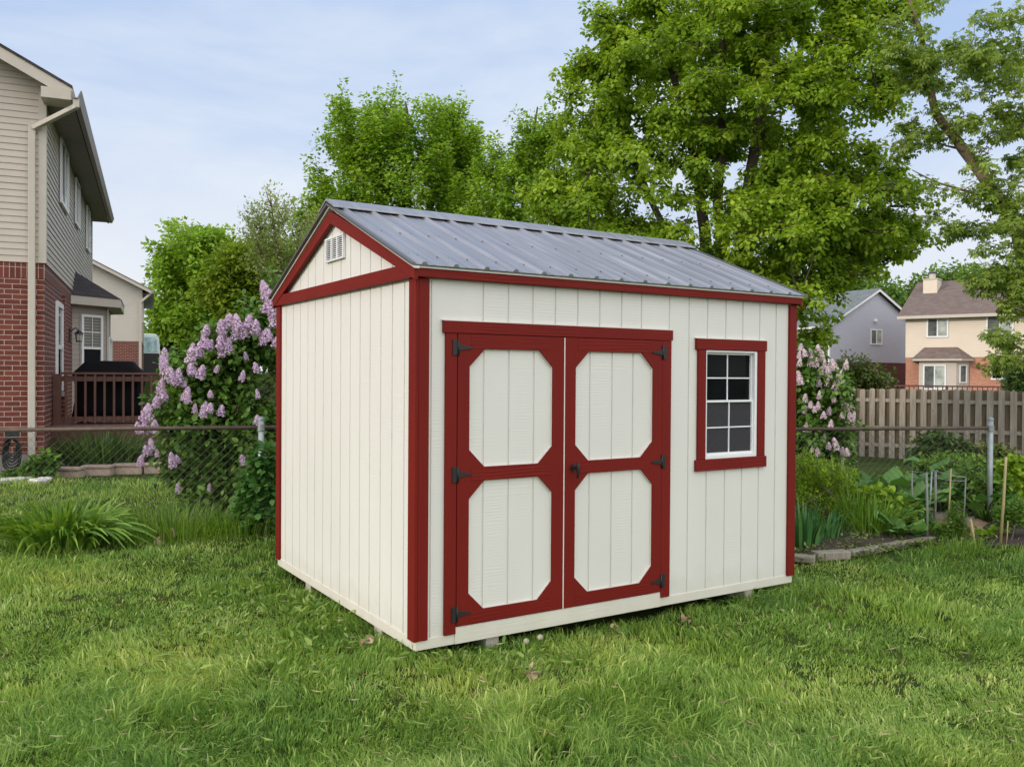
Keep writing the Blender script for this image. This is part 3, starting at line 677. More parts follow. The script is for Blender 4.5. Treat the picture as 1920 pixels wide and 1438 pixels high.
# --- tan house ---
h4 = house('two_storey_house', X(1697, 52), 52, -38, 'tan house with orange brick ground floor, brown roof and siding clad chimney', -1.05)
o4 = 1.05; E4 = 5.22; WD = 15.0; DP = 9.0
MB().box(0, WD, 0, DP, 2.80+o4, E4+o4).build('siding_wall', M['sidingtan'], h4)
MB().box(.02, WD-.02, .02, DP-.02, 0, 2.799+o4).build('brick_wall', M['brickorange'], h4)
zr4 = 7.62
MB().prism([(0, E4+o4), (DP, E4+o4), (DP/2, zr4+o4-.1)], .0, WD, 'x').build('gable_wall', M['sidingtan'], h4)
MB().prism([(-.42, E4+o4-.02), (DP/2, zr4+o4+.02), (DP+.42, E4+o4-.02), (DP+.42, E4+o4+.08), (DP/2, zr4+o4+.14), (-.42, E4+o4+.08)], -.38, WD+.38, 'x').build('roof', M['shinglebrown'], h4)
MB().box(-.38, WD+.38, -.50, -.41, E4+o4-.12, E4+o4+.06).build('gutter', M['trimtan'], h4)
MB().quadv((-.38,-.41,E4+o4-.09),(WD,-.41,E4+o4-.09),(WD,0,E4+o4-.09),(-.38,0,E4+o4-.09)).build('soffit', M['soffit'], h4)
for x0, x1, z0, z1 in ((1.17, 2.36, 3.98, 5.14), (4.32, 5.70, 4.05, 5.20), (8.2, 9.6, 4.0, 5.15)):
    winobj(h4, ('y', 0), x0, x1, z0+o4, z1+o4, -1, 'v', [M['greyglass'], M['paleglass']], .06, .085)
winobj(h4, ('y', .02), 4.58, 5.75, 1.50+o4, 2.47+o4, -1, 'v', [M['glass'], M['greyglass']], .06, .085)
MB().prism([(.75, .02), (.95, -.8), (2.95, -.8), (3.45, .02)], .2, 2.68+o4, 'z').build('bay_wall', M['trimtan'], h4)
rb = MB(); rb.v += [(.35, .0, 2.72+o4), (.65, -1.15, 2.72+o4), (3.3, -1.15, 2.72+o4), (3.75, .0, 2.72+o4), (1.05, .0, 3.40+o4), (2.85, .0, 3.40+o4)]
rb.f += [(0, 1, 4), (1, 2, 5, 4), (2, 3, 5), (0, 3, 2, 1)]; rb.build('bay_roof', M['shinglebrown'], h4)
MB().prism([(.37, .0), (.67, -1.12), (3.28, -1.12), (3.72, .0)], 2.58+o4, 2.715+o4, 'z').build('bay_fascia', M['trimtan'], h4)
winobj(h4, ('y', -.8), 1.18, 2.42, .9+o4, 2.36+o4, -1, 'v', [M['greyglass'], M['paleglass']], .05, .08)
sw = empty('bay_window', (3.2, -.39, 0), math.radians(58)); sw.parent = h4
winobj(sw, ('y', -.02), -.28, .28, 1.3+o4, 2.36+o4, -1, 'n', [M['greyglass']], .05, .07)
ch = MB().box(.35, 1.15, 2.7, 3.9, 4.5+o4, 7.72+o4).build('chimney', M['sidingtan'], h4)
MB().tube([(.75, 3.3, 7.7+o4), (.75, 3.3, 8.12+o4)], .2, 10).build('flue', M['trimtan'], ch)
MB().tube([(.75, 3.3, 8.14+o4), (.75, 3.3, 8.2+o4), (.75, 3.3, 8.28+o4)], [.26, .28, .05], 10).build('flue_cap', M['edge'], ch)
MB().box(.31, 1.19, 2.66, 3.94, 7.721+o4, 7.78+o4).build('chimney_cap', M['trimtan'], ch)
MB().tube([(3.95, -.02, 2.2+o4), (3.95, -.2, 2.2+o4)], .09, 8).build('wall_lamp', M['black'], h4)
# deck of the tan house, behind the fence
dk = empty('raised_deck', yard(X(1680, 47), 47, -1.05), -YAW+math.radians(-38), 'dark brown raised deck with a railing in front of the tan house', 'deck')
MB().box(-1.0, 6.0, -.2, 3.0, 1.45, 1.6).build('deck_floor', M['deck'], dk)
MB().box(-1.0, 6.0, -.2, -.1, 2.16, 2.24).build('handrail', M['deck'], dk)
for i in range(30): MB().box(-.95+i*.235, -.91+i*.235, -.18, -.13, 1.6, 2.16).build('baluster', M['deck'], dk)
for x in (-.9, 2.5, 5.8): MB().box(x, x+.12, -.2, -.08, 0, 2.2).build('post', M['deck'], dk)
# --- van beyond the second house ---
vn = empty('parked_van', yard(X(268, 56), 56, 1.4), -YAW+.44, 'pale white van glimpsed between the far house and the trees', 'van')
MB().prism([(-2.1, .02), (1.05, .02), (1.05, 1.5), (.98, 2.45), (.80, 2.72), (-2.0, 2.75), (-2.1, 2.6)], 0, 5.0, 'y').build('body', M['van'], vn, bevel=.08)
MB().prism([(-1.2, 1.55), (.88, 1.55), (.82, 2.35), (.70, 2.50), (-1.2, 2.5)], -.03, .0, 'y').build('rear_window', M['vanglass'], vn)
MB().prism([(-2.0, .05), (1.0, .05), (1.0, 1.45), (-2.0, 1.45)], -.02, .0, 'y').build('tailgate', M['black'], vn)
for x in (-1.7, .6):
    for y in (.9, 4.1): MB().tube([(x, y, .35), (x+.25, y, .35)], .35, 14).build('wheel', M['black'], vn)
# ------------------------------------------------------------------ deck of the near house, grill
d1 = empty('wooden_deck', yard(-7.25, 13.3, 0), -YAW+math.radians(22.7), 'red brown stained wooden deck with a baluster railing beside the brick house', 'deck')
Y0, Y1, DXE, FZ, RZ = 1.05, 4.9, 3.0, .73, 1.62
fl = MB()
for i in range(int((Y1-Y0)/.142)): fl.box(.01, DXE, Y0+i*.142, Y0+i*.142+.136, FZ-.035, FZ)
fl.build('deck_floor', M['deckfloor'], d1)
MB().box(.005, DXE+.03, Y0-.045, Y0-.005, FZ-.36, FZ-.04).build('rim_board', M['deck'], d1)
MB().box(.005, DXE+.06, Y0-.06, Y0-.004, FZ-.036, FZ+.005).build('deck_edge', M['deckfloor'], d1)
MB().box(DXE, DXE+.04, Y0-.04, Y1, FZ-.36, FZ-.036).build('rim_board', M['deck'], d1)
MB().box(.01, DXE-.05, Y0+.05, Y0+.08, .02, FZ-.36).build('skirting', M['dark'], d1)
for (x, y) in ((.02, Y0), (DXE-.08, Y0), (DXE-.08, Y1-.1)): MB().box(x, x+.12, y, y+.10, 0, RZ-.03).build('post', M['deck'], d1, bevel=.004)
def railing(a, b_, n):
    a = Vector(a); b_ = Vector(b_); d = (b_-a)
    MB().bar(a+Vector((0,0,RZ-.018)), b_+Vector((0,0,RZ-.018)), .14, .036).build('handrail', M['deck'], d1, bevel=.003)
    for z in (RZ-.11, FZ+.10): MB().bar(a+Vector((0,0,z)), b_+Vector((0,0,z)), .036, .085).build('rail', M['deck'], d1, bevel=.003)
    side = Vector((d.y, -d.x, 0)).normalized()*.036
    for i in range(n):
        p = a+d*((i+.5)/n)+side; MB().bar(p+Vector((0,0,FZ+.03)), p+Vector((0,0,RZ-.04)), .036, .036, (0,1,0)).build('baluster', M['deck'], d1, bevel=.002)
railing((.14, Y0+.05, 0), (DXE-.08, Y0+.05, 0), 19); railing((DXE-.02, Y0+.12, 0), (DXE-.02, Y1-.1, 0), 24)
# grill under its cover
gr = empty('covered_grill', yard(-7.25, 13.3, FZ) + (RH*math.cos(.3962)+FH*math.sin(.3962))*.86 + (-RH*math.sin(.3962)+FH*math.cos(.3962))*1.62, -YAW+math.radians(10), 'black covered barbecue grill on the deck behind the balusters', 'grill')
def hull(rings):
    mb = MB(); k = 28
    for (z, hx, hy, wob) in rings:
        for j in range(k):
            a = 2*math.pi*j/k; c, s_ = math.cos(a), math.sin(a); e_ = .22
            px = math.copysign(abs(c)**e_, c)*hx; py = math.copysign(abs(s_)**e_, s_)*hy; f = 1+wob*math.sin(a*7+z*9)
            mb.v.append((px*f, py*f, z))
    for i in range(len(rings)-1):
        for j in range(k):
            q = (j+1) % k; mb.f.append((i*k+j, i*k+q, (i+1)*k+q, (i+1)*k+j))
    mb.f.append(tuple(range(k-1, -1, -1))); mb.f.append(tuple((len(rings)-1)*k+j for j in range(k))); return mb
hull([(.10,.57,.28,.02),(.3,.53,.27,.03),(.5,.50,.27,.03),(.72,.53,.28,.02),(.86,.56,.29,.01),(.90,.53,.28,.01),(1.00,.44,.22,.01),(1.075,.38,.17,.01),(1.09,.36,.15,0)]).build('grill_cover', M['cover'], gr, smooth=True)
MB().box(-.48, .48, -.22, .22, .035, .07).build('base_shelf', M['black'], gr)
for x in (-.42, .42):
    for y in (-.18, .18): MB().tube([(x-.02, y, .035), (x+.02, y, .035)], .035, 10).build('wheel', M['black'], gr)
# ------------------------------------------------------------------ yard things by the near house
def yrz(): return -YAW
ac = empty('air_conditioner', yard(-7.78, 12.6, 0), -YAW+math.radians(22.7), 'white air conditioner unit on a pale pad at the left edge by the brick wall', 'air conditioner')
MB().box(-.85, .0, -.4, .35, .06, .84).build('casing', M['white'], ac, bevel=.02)
MB().box(-.9, .04, -.45, .4, .0, .06).build('pad', M['concrete'], ac)
mb = MB()
for k in range(12): mb.box(-.8, -.06, -.412, -.403, .16+k*.05, .18+k*.05)
mb.build('grille', M['edge'], ac)
hs = empty('hose_coil', yard(-7.42, 12.75, 0), -YAW+math.radians(22.7), 'black garden hose coiled on its holder against the brick wall beside the downspout', 'hose')
for k in range(6):
    r = .055+.014*k; mb = MB(); pts = []
    for i in range(25):
        a = 2*math.pi*i/24; pts.append((r*math.cos(a)+.01*math.sin(3*a+k), -.03*k*.5+.01*math.cos(2*a), .50-.02*k+(.13+.022*k)*math.sin(a)))
    mb.tube(pts, .014, 6, False)
    mb.build('hose_loop', M['black'], hs, smooth=True)
MB().box(-.09, .09, -.06, .06, .66, .76).build('hose_holder', M['black'], hs)
# stone block edging (curved) of the shrub bed
for i in range(4):
    t = i/3; u = 128+(298-128)*t; d = 12.95+.55*t+.22*math.sin(t*2.2)
    b = empty('edging_block', yard(X(u, d), d, .03), -YAW+.10+.30*(t-.4)+random.uniform(-.03, .03), ['leftmost','second','third','rightmost'][i]+' tan concrete slab in the curved edging before the deck bed', 'edging block', 'slabs edging the bed in front of the deck')
    hull([(-.05,.205,.10,.01),(.03,.215,.105,.012),(.105,.21,.10,.01),(.115,.20,.09,0)]).build('block', M['stone'], b, bevel=.004)
    MB().box(-.225, .225, -.12, .09, .117, .160).build('cap_stone', M['stone'], b, bevel=.012)
for i, (u, d, s_) in enumerate(((18, 12.2, .15), (34, 12.25, .11), (52, 12.4, .10), (70, 12.1, .12), (84, 12.3, .09))):
    st = hull([(-.02,s_*.8,s_*.5,.05),(.03,s_,s_*.6,.08),(.055,s_*.8,s_*.45,.05)]).build('flat_stone', M['whitestone'], None)
    st.location = yard(X(u, d), d, float(gz(X(u, d), d))); st.rotation_euler = (0, 0, i*.7)
    tag(st, ['leftmost and largest','second from the left','third from the left','fourth from the left','rightmost and smallest'][i]+' of the flat white stones lying by the house corner', 'stone', 'flat white stones by the house corner')
# ------------------------------------------------------------------ chain link fence
fp = [(-5.6, 7.70), (-4.75, 7.96), (-2.3, 8.66), (.4, 8.75), (2.95, 8.9), (5.19, 9.30)]
RT = 1.085
cf = empty('chain_link_fence', yard(fp[0][0], fp[0][1], 0), -YAW, 'low grey chain link fence with a rusty top rail running behind the shed', 'fence')
loc = [Vector((x-fp[0][0], y-fp[0][1], 0)) for x, y in fp]
mb = MB()
for a, b_ in zip(loc[:-1], loc[1:]): mb.tube([a+Vector((0,0,RT)), b_+Vector((0,0,RT))], .019, 10)
mb.build('top_rail', M['rust'], cf, smooth=True)
for i, (px, r, top) in enumerate(((.25, .03, 1.12), (None, .03, 1.16), (None, .03, 1.12), (None, .028, 1.17))):
    P = [loc[0]+(loc[1]-loc[0])*.2, Vector((X(490, 8.60)-fp[0][0], 8.60-fp[0][1], 0)), loc[3], loc[5]][i]
    p = empty('fence_post', P); p.parent = cf
    MB().tube([(0,0,-.1), (0,0,top)], r, 12).build('post_pipe', M['galv'], p, smooth=True)
    MB().tube([(0,0,top), (0,0,top+.02), (0,0,top+.035)], [r*1.15, r*1.1, r*.3], 12).build('post_cap', M['galv'], p)
    MB().tube([(0,0,RT-.03), (0,0,RT+.03)], r*1.3, 12).build('rail_band', M['galv'], p)
mb = MB(); pit = .080
for a, b_ in zip(loc[:-1], loc[1:]):
    d = b_-a; Ls = d.length; d = d/Ls; n = int(Ls/pit); nn = Vector((-d.y, d.x, 0))
    H_ = 1.05; k = int(H_/pit)*1.0*pit
    for i in range(-int(H_/pit)-1, n+1):
        for s_ in (1, -1):
            t0 = i*pit; z0, z1 = .02, RT-.005; q0, q1 = (t0, t0+(z1-z0)) if s_ > 0 else (t0+(z1-z0), t0)
            # clip to the bay
            A_ = [q0, z0]; B_ = [q1, z1]
            def clip(A_, B_):
                for lim, sg in ((0, 1), (Ls, -1)):
                    ia = (A_[0]-lim)*sg >= 0; ib = (B_[0]-lim)*sg >= 0
                    if not ia and not ib: return None
                    if ia != ib:
                        t = (lim-A_[0])/(B_[0]-A_[0]); c = [lim, A_[1]+(B_[1]-A_[1])*t]
                        if ia: B_ = c
                        else: A_ = c
                return A_, B_
            r = clip(A_, B_)
            if r:
                (x0, zz0), (x1, zz1) = r
                if abs(x1-x0) > .03: mb.tube([a+d*x0+nn*.026+Vector((0,0,zz0)), a+d*x1+nn*(.026+.004*s_)+Vector((0,0,zz1))], .0014, 3, False)
    for i in range(n): # twisted tops above the rail
        p = a+d*(i*pit)+nn*.026+Vector((0,0,RT-.02)); mb.tube([p, p+d*.012+Vector((0,0,.055))], .002, 3, False)
mb.build('wire_mesh', M['wire'], cf, fixn=False)
# ------------------------------------------------------------------ wooden fence
A = Vector((8.45, 23.5)); B = Vector((12.2, 20.5)); dr = (B-A).normalized(); A = A-dr*1.2
wf = empty('wooden_fence', yard(A.x, A.y, -.5), -YAW+math.atan2(dr.y, dr.x), 'weathered board on board wooden fence behind the vegetable garden', 'fence')
i = 0; x = 0.0
while x < 9.5:
    wdt = .138+random.uniform(-.004, .004); t_ = random.uniform(-.006, .006); top = 1.82+random.uniform(-.02, .02)
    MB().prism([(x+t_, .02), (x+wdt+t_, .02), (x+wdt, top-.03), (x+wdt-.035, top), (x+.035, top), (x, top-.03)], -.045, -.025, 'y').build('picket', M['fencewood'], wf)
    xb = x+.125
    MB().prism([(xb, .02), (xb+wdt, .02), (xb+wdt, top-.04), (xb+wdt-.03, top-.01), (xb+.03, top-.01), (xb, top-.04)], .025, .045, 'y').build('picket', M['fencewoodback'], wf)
    x += .25
for z in (.35, .80, 1.52): MB().box(-.1, 9.6, -.024, .024, z-.045, z+.045).build('rail', M['fencewood'], wf)
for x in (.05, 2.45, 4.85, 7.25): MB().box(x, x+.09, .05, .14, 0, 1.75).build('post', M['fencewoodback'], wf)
# ------------------------------------------------------------------ foliage builders
def shootleaves(name, mat, parent, tips, axes, nl, size, L, spread, droop, temp, base_rnd, seed=0, aspect=None):
    n = len(tips)*nl
    T = np.repeat(tips, nl, 0); Ax = np.repeat(axes, nl, 0); t = rng.random(n)
    rad = rdir(n); rad -= Ax*np.sum(rad*Ax, 1, keepdims=True); rad = unit(rad)
    r = spread*np.sqrt(rng.random(n))*(1.05-.75*t)
    org = T + Ax*((t-.7)*L)[:, None] + rad*r[:, None]
    A_ = unit(rad*.9 + Ax*.5 + rdir(n)*.5 + np.array([0, 0, -droop]))
    N_ = unit(np.array([0, 0, 1.0]) + rad*.5 + Ax*.3 + rdir(n)*.55)
    sz = size*(.65+.6*rng.random(n))
    rn = np.clip(np.repeat(base_rnd, nl)*.55 + .45*rng.random(n) + .12*(t-.5), 0, 1)
    return bake(name, mat, parent, temp[0], temp[1], org, A_, N_, sz, rn, sz if aspect is None else sz*aspect)
def blobpts(blobs, n, inner=.35):
    w = np.array([b[6] for b in blobs], float); w /= w.sum(); idx = rng.choice(len(blobs), n, p=w)
    B_ = np.array([b[:6] for b in blobs])[idx]; d = rdir(n); r = inner+(1-inner)*rng.random(n)**.55
    wob = 1+.13*np.sin(5*d[:, 0]+3*d[:, 2]+idx)+.10*np.sin(9*d[:, 2]-4*d[:, 1]+2*idx)
    return B_[:, :3]+d*(r*wob)[:, None]*B_[:, 3:6], d
def tree(name, label, lat, dep, stems, blobs, shoots, nl, size, mat, bark='bark', up=.5, L=.8, spread=.18, droop=.35, temp=DIAMOND, group=None, limbs=None, twig=.010, cat='tree', zb=None, inner=.35, twigfrac=1.0, aspect=None, spray=None):
    z0 = float(gz(lat, dep)) if zb is None else zb
    root = empty(name, yard(lat, dep, z0), -YAW, label, cat, group)
    mb = MB(); nodes = []; nr = []
    for st in stems:
        pts = []
        for (a, b_) in zip(st[:-1], st[1:]):
            for k in range(4):
                t = k/4; pts.append([a[j]+(b_[j]-a[j])*t for j in range(4)])
        pts.append(list(st[-1]))
        P = [Vector(p[:3])+Vector((random.uniform(-1,1), random.uniform(-1,1), 0))*p[3]*.35 for p in pts]
        mb.tube(P, [p[3] for p in pts], 8)
        nodes += [tuple(p) for p in P]; nr += [p[3] for p in pts]
    if spray:
        nc, rh, rv = spray; cen, cd = blobpts(blobs, nc, inner); k_ = rng.integers(0, nc, shoots); tips = cen[k_]; dd = cd[k_]
        sc_ = (.6+.8*rng.random(nc))[k_][:, None]; off = rdir(shoots)*(rng.random(shoots)**.5)[:, None]*np.array([rh, rh, rv])*sc_
        hz = dd*np.array([1, 1, 0]); off[:, 2] -= .35*np.sum(off*hz, 1)*(1 if up < .5 else -1)
        tips = tips+off; crnd = rng.random(nc)[k_]
    else:
        tips, dd = blobpts(blobs, shoots, inner); crnd = rng.random(shoots)
    K = limbs or max(8, shoots//22); sub, _ = blobpts([(b[0], b[1], b[2], b[3]*.72, b[4]*.72, b[5]*.72, b[6]) for b in blobs], K, .2)
    if spray: sub = cen-cd*np.array([.12, .12, .05])
    order = np.argsort(np.linalg.norm(sub-np.array(nodes).mean(0), axis=1))
    base_n = len(nodes)
    for j in order:
        q = sub[j]; NP = np.array(nodes); dv = q-NP; dist = np.linalg.norm(dv, axis=1)
        cost = dist + 2.2*np.maximum(0, NP[:, 2]-q[2]+.35*dist)
        k = int(np.argmin(cost)); a = NP[k]; r0 = min(nr[k]*.6, .012+.022*dist[k]); m_ = a+(q-a)*.5+np.array([0, 0, -.10*dist[k]*(1 if up > 0 else -1)])*.8
        pts = [a, a+(m_-a)*.55+rng.normal(size=3)*.03*dist[k], m_+rng.normal(size=3)*.05*dist[k], m_+(q-m_)*.5+rng.normal(size=3)*.03*dist[k], q]
        rr = [r0, r0*.85, r0*.65, r0*.45, r0*.25]
        mb.tube(pts, rr, 5, False)
        for p, r in list(zip(pts, rr))[1:]: nodes.append(tuple(p)); nr.append(r)
    NP = np.array(nodes); att = np.empty_like(tips)
    for i in range(0, shoots, 400):
        t = tips[i:i+400]; D = np.linalg.norm(t[:, None]-NP[None], axis=2); C_ = D+1.2*np.maximum(0, NP[None, :, 2]-t[:, None, 2]+.15*D)
        att[i:i+400] = NP[np.argmin(C_, 1)]
    for a, q in zip(att[:int(shoots*twigfrac)], tips[:int(shoots*twigfrac)]):
        m_ = (a+q)/2+rng.normal(size=3)*.05*np.linalg.norm(q-a)-np.array([0, 0, .06*np.linalg.norm(q-a)]); mb.tube([a, m_, q], [twig*1.6, twig, twig*.5], 3, False)
    mb.build('trunk', M[bark], root, smooth=True, fixn=False)
    ax = unit(unit(tips-att)*(1-abs(up))*1.3 + dd*.4 + np.array([0, 0, up]) + rng.normal(size=tips.shape)*.15)
    shootleaves('crown', mat, root, tips, ax, nl, size, L, spread, droop, temp, .5*crnd+.5*rng.random(shoots), aspect=aspect)
    return root
# ------------------------------------------------------------------ trees
def U(u, v, d, lat0=0, dep0=0): return (X(u, d)-lat0, d-dep0, Z(u, v, d))
# big maple right of centre
D2 = 16.5; c0 = X(1385, D2)
def P2(u, v, dy=0): d = D2+dy; return (X(u, d)-c0, dy, Z(u, v, d)+.0)
def B2(u, v, ru, rv, dy, rd, w): x, y, z = P2(u, v, dy); s_ = FOC/(D2+dy); return (x, y, z, ru/s_, rd, rv/s_, w)
stems = []
for (pts, r) in (
    ([(1385, 800), (1340, 560), (1325, 420), (1300, 260), (1250, 60), (1215, -120)], .13),
    ([(1375, 800), (1350, 520), (1345, 330), (1350, 120), (1345, -150)], .12),
    ([(1400, 800), (1395, 520), (1400, 330), (1425, 120), (1440, -160)], .15),
    ([(1410, 800), (1440, 540), (1470, 380), (1510, 200), (1560, -20)], .12),
    ([(1370, 800), (1300, 560), (1260, 420), (1180, 240), (1120, 80)], .09),
    ([(1415, 800), (1480, 560), (1560, 430), (1640, 330)], .08)):
    n = len(pts); st = []
    for i, (u, v) in enumerate(pts):
        x, y, z = P2(u, v, random.uniform(-.5, .5)*(i > 1)); st.append((x*(1 if i else .35), y, (z if i else -.6), r*(1.35-1.1*i/(n-1))))
    stems.append(st)
blobs = [B2(1290, 100, 175, 180, 0, 2.2, 2.2), B2(1400, -60, 210, 170, 0, 2.4, 1.6), B2(1150, 130, 75, 110, -.2, 1.3, .65), B2(1180, 290, 135, 120, -.6, 1.8, 1.5),
         B2(1105, 370, 95, 80, -.8, 1.5, .95), B2(1230, 430, 190, 75, -.6, 1.7, 1.3), B2(1480, 150, 130, 170, -.3, 2.2, 1.9), B2(1550, 310, 140, 110, -.3, 2.0, 1.6),
         B2(1440, 360, 130, 110, -1.6, 1.2, 1.1), B2(1600, 400, 110, 50, -.2, 1.5, .8), B2(1440, 495, 120, 40, -1.0, 1.6, .8), B2(1600, 60, 100, 120, 0, 1.8, .9), B2(1610, 455, 70, 20, -1.0, 1.0, .20), B2(1120, 30, 32, 70, 0, .8, .22), B2(1068, 150, 22, 36, 0, .6, .09), B2(1038, 320, 32, 45, -.3, .8, .22), B2(1525, 570, 28, 36, -1.4, .5, .10)]
tree('maple_tree', 'tall many stemmed maple tree rising directly behind the right half of the shed roof', c0, D2, stems, blobs, 4300, 44, .092, M['maple'], up=.10, L=.34, spread=.17, droop=.9, temp=DIAMOND, limbs=120, inner=.4, aspect=1.15, spray=(430, .62, .18))
# round topped maple behind the shed, left of centre
D1 = 27.0; c1 = X(760, D1)
def BB(D, c, u, v, ru, rv, dy, rd, w): s_ = FOC/(D+dy); return (X(u, D+dy)-c, dy, Z(u, v, D+dy), ru/s_, rd, rv/s_, w)
def SS(D, c, pts, r, z0=0):
    n = len(pts); return [(X(u, D)-c, random.uniform(-.4, .4)*(i > 1), (Z(u, v, D) if i else z0), r*(1.3-1.1*i/(n-1))) for i, (u, v) in enumerate(pts)]
stems = [SS(D1, c1, p, r, -.6) for p, r in (([(760,700),(740,470),(700,330),(670,240)], .13), ([(760,700),(760,430),(765,260),(755,190)], .15), ([(765,700),(800,440),(820,300),(840,220)], .14), ([(765,700),(830,470),(880,350)], .1), ([(755,700),(690,470),(620,400),(600,360)], .1))]
blobs = [BB(D1, c1, u, v, ru, rv, dy, rd, w) for u, v, ru, rv, dy, rd, w in ((740,232,55,42,0,1.6,.8),(700,228,16,22,0,.6,.10),(750,222,16,22,0,.6,.12),(850,228,18,26,0,.6,.14),(640,245,14,24,0,.5,.1),(875,280,24,45,0,.9,.35),(660,265,60,65,0,1.8,1.1),(822,250,45,50,0,1.6,.9),(745,320,110,95,-.5,2.4,2.6),(850,330,55,85,0,1.9,1.3),(640,370,70,70,-.3,1.8,1.2),(600,420,50,60,0,1.5,.8),(760,430,150,60,-.3,2.2,2.0),(870,400,45,60,-1.5,1.0,.7),(610,465,60,70,-.5,1.5,.8))]
tree('maple_tree', 'round topped bright green maple tree standing alone behind the left half of the shed roof', c1, D1, stems, blobs, 1750, 42, .122, M['maple2'], up=.8, L=1.05, spread=.20, droop=.4, temp=DIAMOND, limbs=90, inner=.4, aspect=1.15, spray=(250, .36, .60))
# slimmer tree between the two
Dm = 24.0; cm_ = X(985, Dm)
stems = [SS(Dm, cm_, p, r, -.6) for p, r in (([(990,700),(975,420),(990,300),(1005,200)], .11), ([(980,700),(940,430),(920,330),(925,290)], .07), ([(995,700),(1010,420),(1040,300)], .08))]
blobs = [BB(Dm, cm_, u, v, ru, rv, dy, rd, w) for u, v, ru, rv, dy, rd, w in ((1000,250,30,36,0,1,.6),(975,310,45,50,0,1.3,1.1),(1035,290,35,80,0,1.2,1.0),(925,330,32,50,0,1,.7),(965,390,70,55,0,1.5,1.3),(900,400,35,30,0,1,.5),(1040,400,60,60,0,1.4,.9))]
tree('slender_maple', 'slimmer green tree squeezed between the round maple and the tall maple', cm_, Dm, stems, blobs, 520, 40, .115, M['maple2'], up=.6, L=.8, spread=.20, droop=.35, temp=DIAMOND, limbs=40, aspect=1.0, spray=(85, .35, .5))
# leaning tree at the right edge
D3 = 13.5; c3 = X(1925, D3)
stems = [[(x, y, z, r) for (x, y, z, r) in SS(D3, c3, p, rr, -.4)] for p, rr in (
    ([(2010,900),(1945,480),(1898,370),(1839,257),(1769,167),(1719,27),(1690,-90)], .115), ([(2015,900),(1965,420),(1960,200),(1990,-60)], .13),
    ([(1898,370),(1895,338),(1800,328),(1745,300)][0:1]+[(1890,345),(1800,325),(1745,300),(1705,285)], .028))]
stems[2] = [(X(u, D3)-c3, 0, Z(u, v, D3), r) for u, v, r in ((1893,342,.045),(1860,338,.032),(1800,322,.022),(1750,308,.014),(1706,286,.008))]
blobs = [BB(D3, c3, u, v, ru, rv, dy, rd, w) for u, v, ru, rv, dy, rd, w in ((1700,50,60,60,0,1.0,.8),(1770,80,80,80,0,1.2,1.3),(1850,60,80,90,-.3,1.3,1.5),(1910,160,70,120,-.3,1.3,1.6),(1760,200,70,50,0,1.0,.9),(1850,230,70,80,-.3,1.1,1.2),(1900,330,60,70,-.4,1.0,1.2),(1800,370,75,45,0,.9,.8),(1890,420,60,50,-.4,.9,1.0),(1870,480,60,30,-.4,.7,.55),(1895,560,40,50,-.6,.6,.5),(1900,620,25,35,-.6,.4,.25),(1860,590,25,16,-.6,.4,.14),(1960,100,80,160,0,1.5,1.4),(1960,350,70,170,0,1.4,1.3),(1730,320,28,16,0,.4,.10))]
tree('leaning_tree', 'thin leaved tree leaning in from the right edge above the tan house', c3, D3, stems, blobs, 820, 21, .076, M['olive'], bark='barkpale', up=.05, L=.32, spread=.14, droop=.9, temp=MAPLE, limbs=80, inner=.25, twig=.006, spray=(130, .38, .09))
# trees at the left, beyond the fence
D4 = 64.0; c4 = X(375, D4)
stems = [SS(D4, c4, p, r, 0) for p, r in (([(385,760),(375,640),(360,560),(350,500)], .22), ([(385,760),(390,600),(410,520)], .16))]
blobs = [BB(D4, c4, u, v, ru, rv, dy, rd, w) for u, v, ru, rv, dy, rd, w in ((360,515,60,45,0,4,1.2),(405,500,40,28,0,2,.6),(330,560,45,45,0,2.5,.8),(400,570,55,50,-.6,2.5,1.0),(310,640,35,50,0,2,.7),(365,640,60,50,-.6,2.5,.9),(430,620,50,60,0,2,.6))]
tree('round_tree', 'full green tree between the far beige house and the left lilac', c4, D4, stems, blobs, 900, 32, .36, M['maple2'], up=.4, L=2.0, spread=.70, droop=.3, limbs=50, twigfrac=.3, aspect=1.0)
Dg = 60.0; cg_ = X(1050, Dg)
tree('far_hedge', 'distant belt of garden trees behind the shed', cg_, Dg, [SS(Dg, cg_, [(1050,730),(1040,690),(1050,660)], .2, 0)], [BB(Dg, cg_, u, 670+10*math.sin(u), 55, 45, 2*math.sin(u*.7), 2.5, 1) for u in range(560, 1560, 70)], 900, 24, .42, M['shrub'], up=.4, L=1.6, spread=.8, limbs=30, twigfrac=.05, cat='hedge', aspect=1.0)
Dh = 74.0; ch_ = X(370, Dh)
tree('far_hedge', 'dark belt of shrubs at the far left, low behind the pale van', ch_, Dh, [SS(Dh, ch_, [(370,730),(360,690),(360,670)], .2, 0)], [BB(Dh, ch_, u, v, 45, 34, 0, 2.5, 1) for u, v in ((250,690),(300,685),(350,690),(400,685),(460,690),(520,690))], 620, 26, .42, M['shrub'], up=.4, L=1.6, spread=.8, limbs=20, twigfrac=.1, cat='hedge', aspect=1.0)
D5 = 58.0; c5 = X(470, D5)
blobs = [BB(D5, c5, u, v, ru, rv, dy, rd, w) for u, v, ru, rv, dy, rd, w in ((450,545,55,35,0,2,1),(490,530,50,45,0,2,.9),(410,590,50,30,0,1.8,.7),(470,620,80,60,0,2,1.3),(530,560,40,60,0,1.8,.8))]
tree('lime_tree', 'yellow green tree directly behind the left lilac', c5, D5, [SS(D5, c5, [(470,740),(460,620),(450,550)], .12), SS(D5, c5, [(472,740),(500,600),(500,520)], .1)], blobs, 620, 34, .32, M['limeleaf'], up=.3, L=1.7, spread=.64, droop=.4, limbs=40, twigfrac=.3, aspect=1.0)
D6 = 20.0; c6 = X(545, D6)
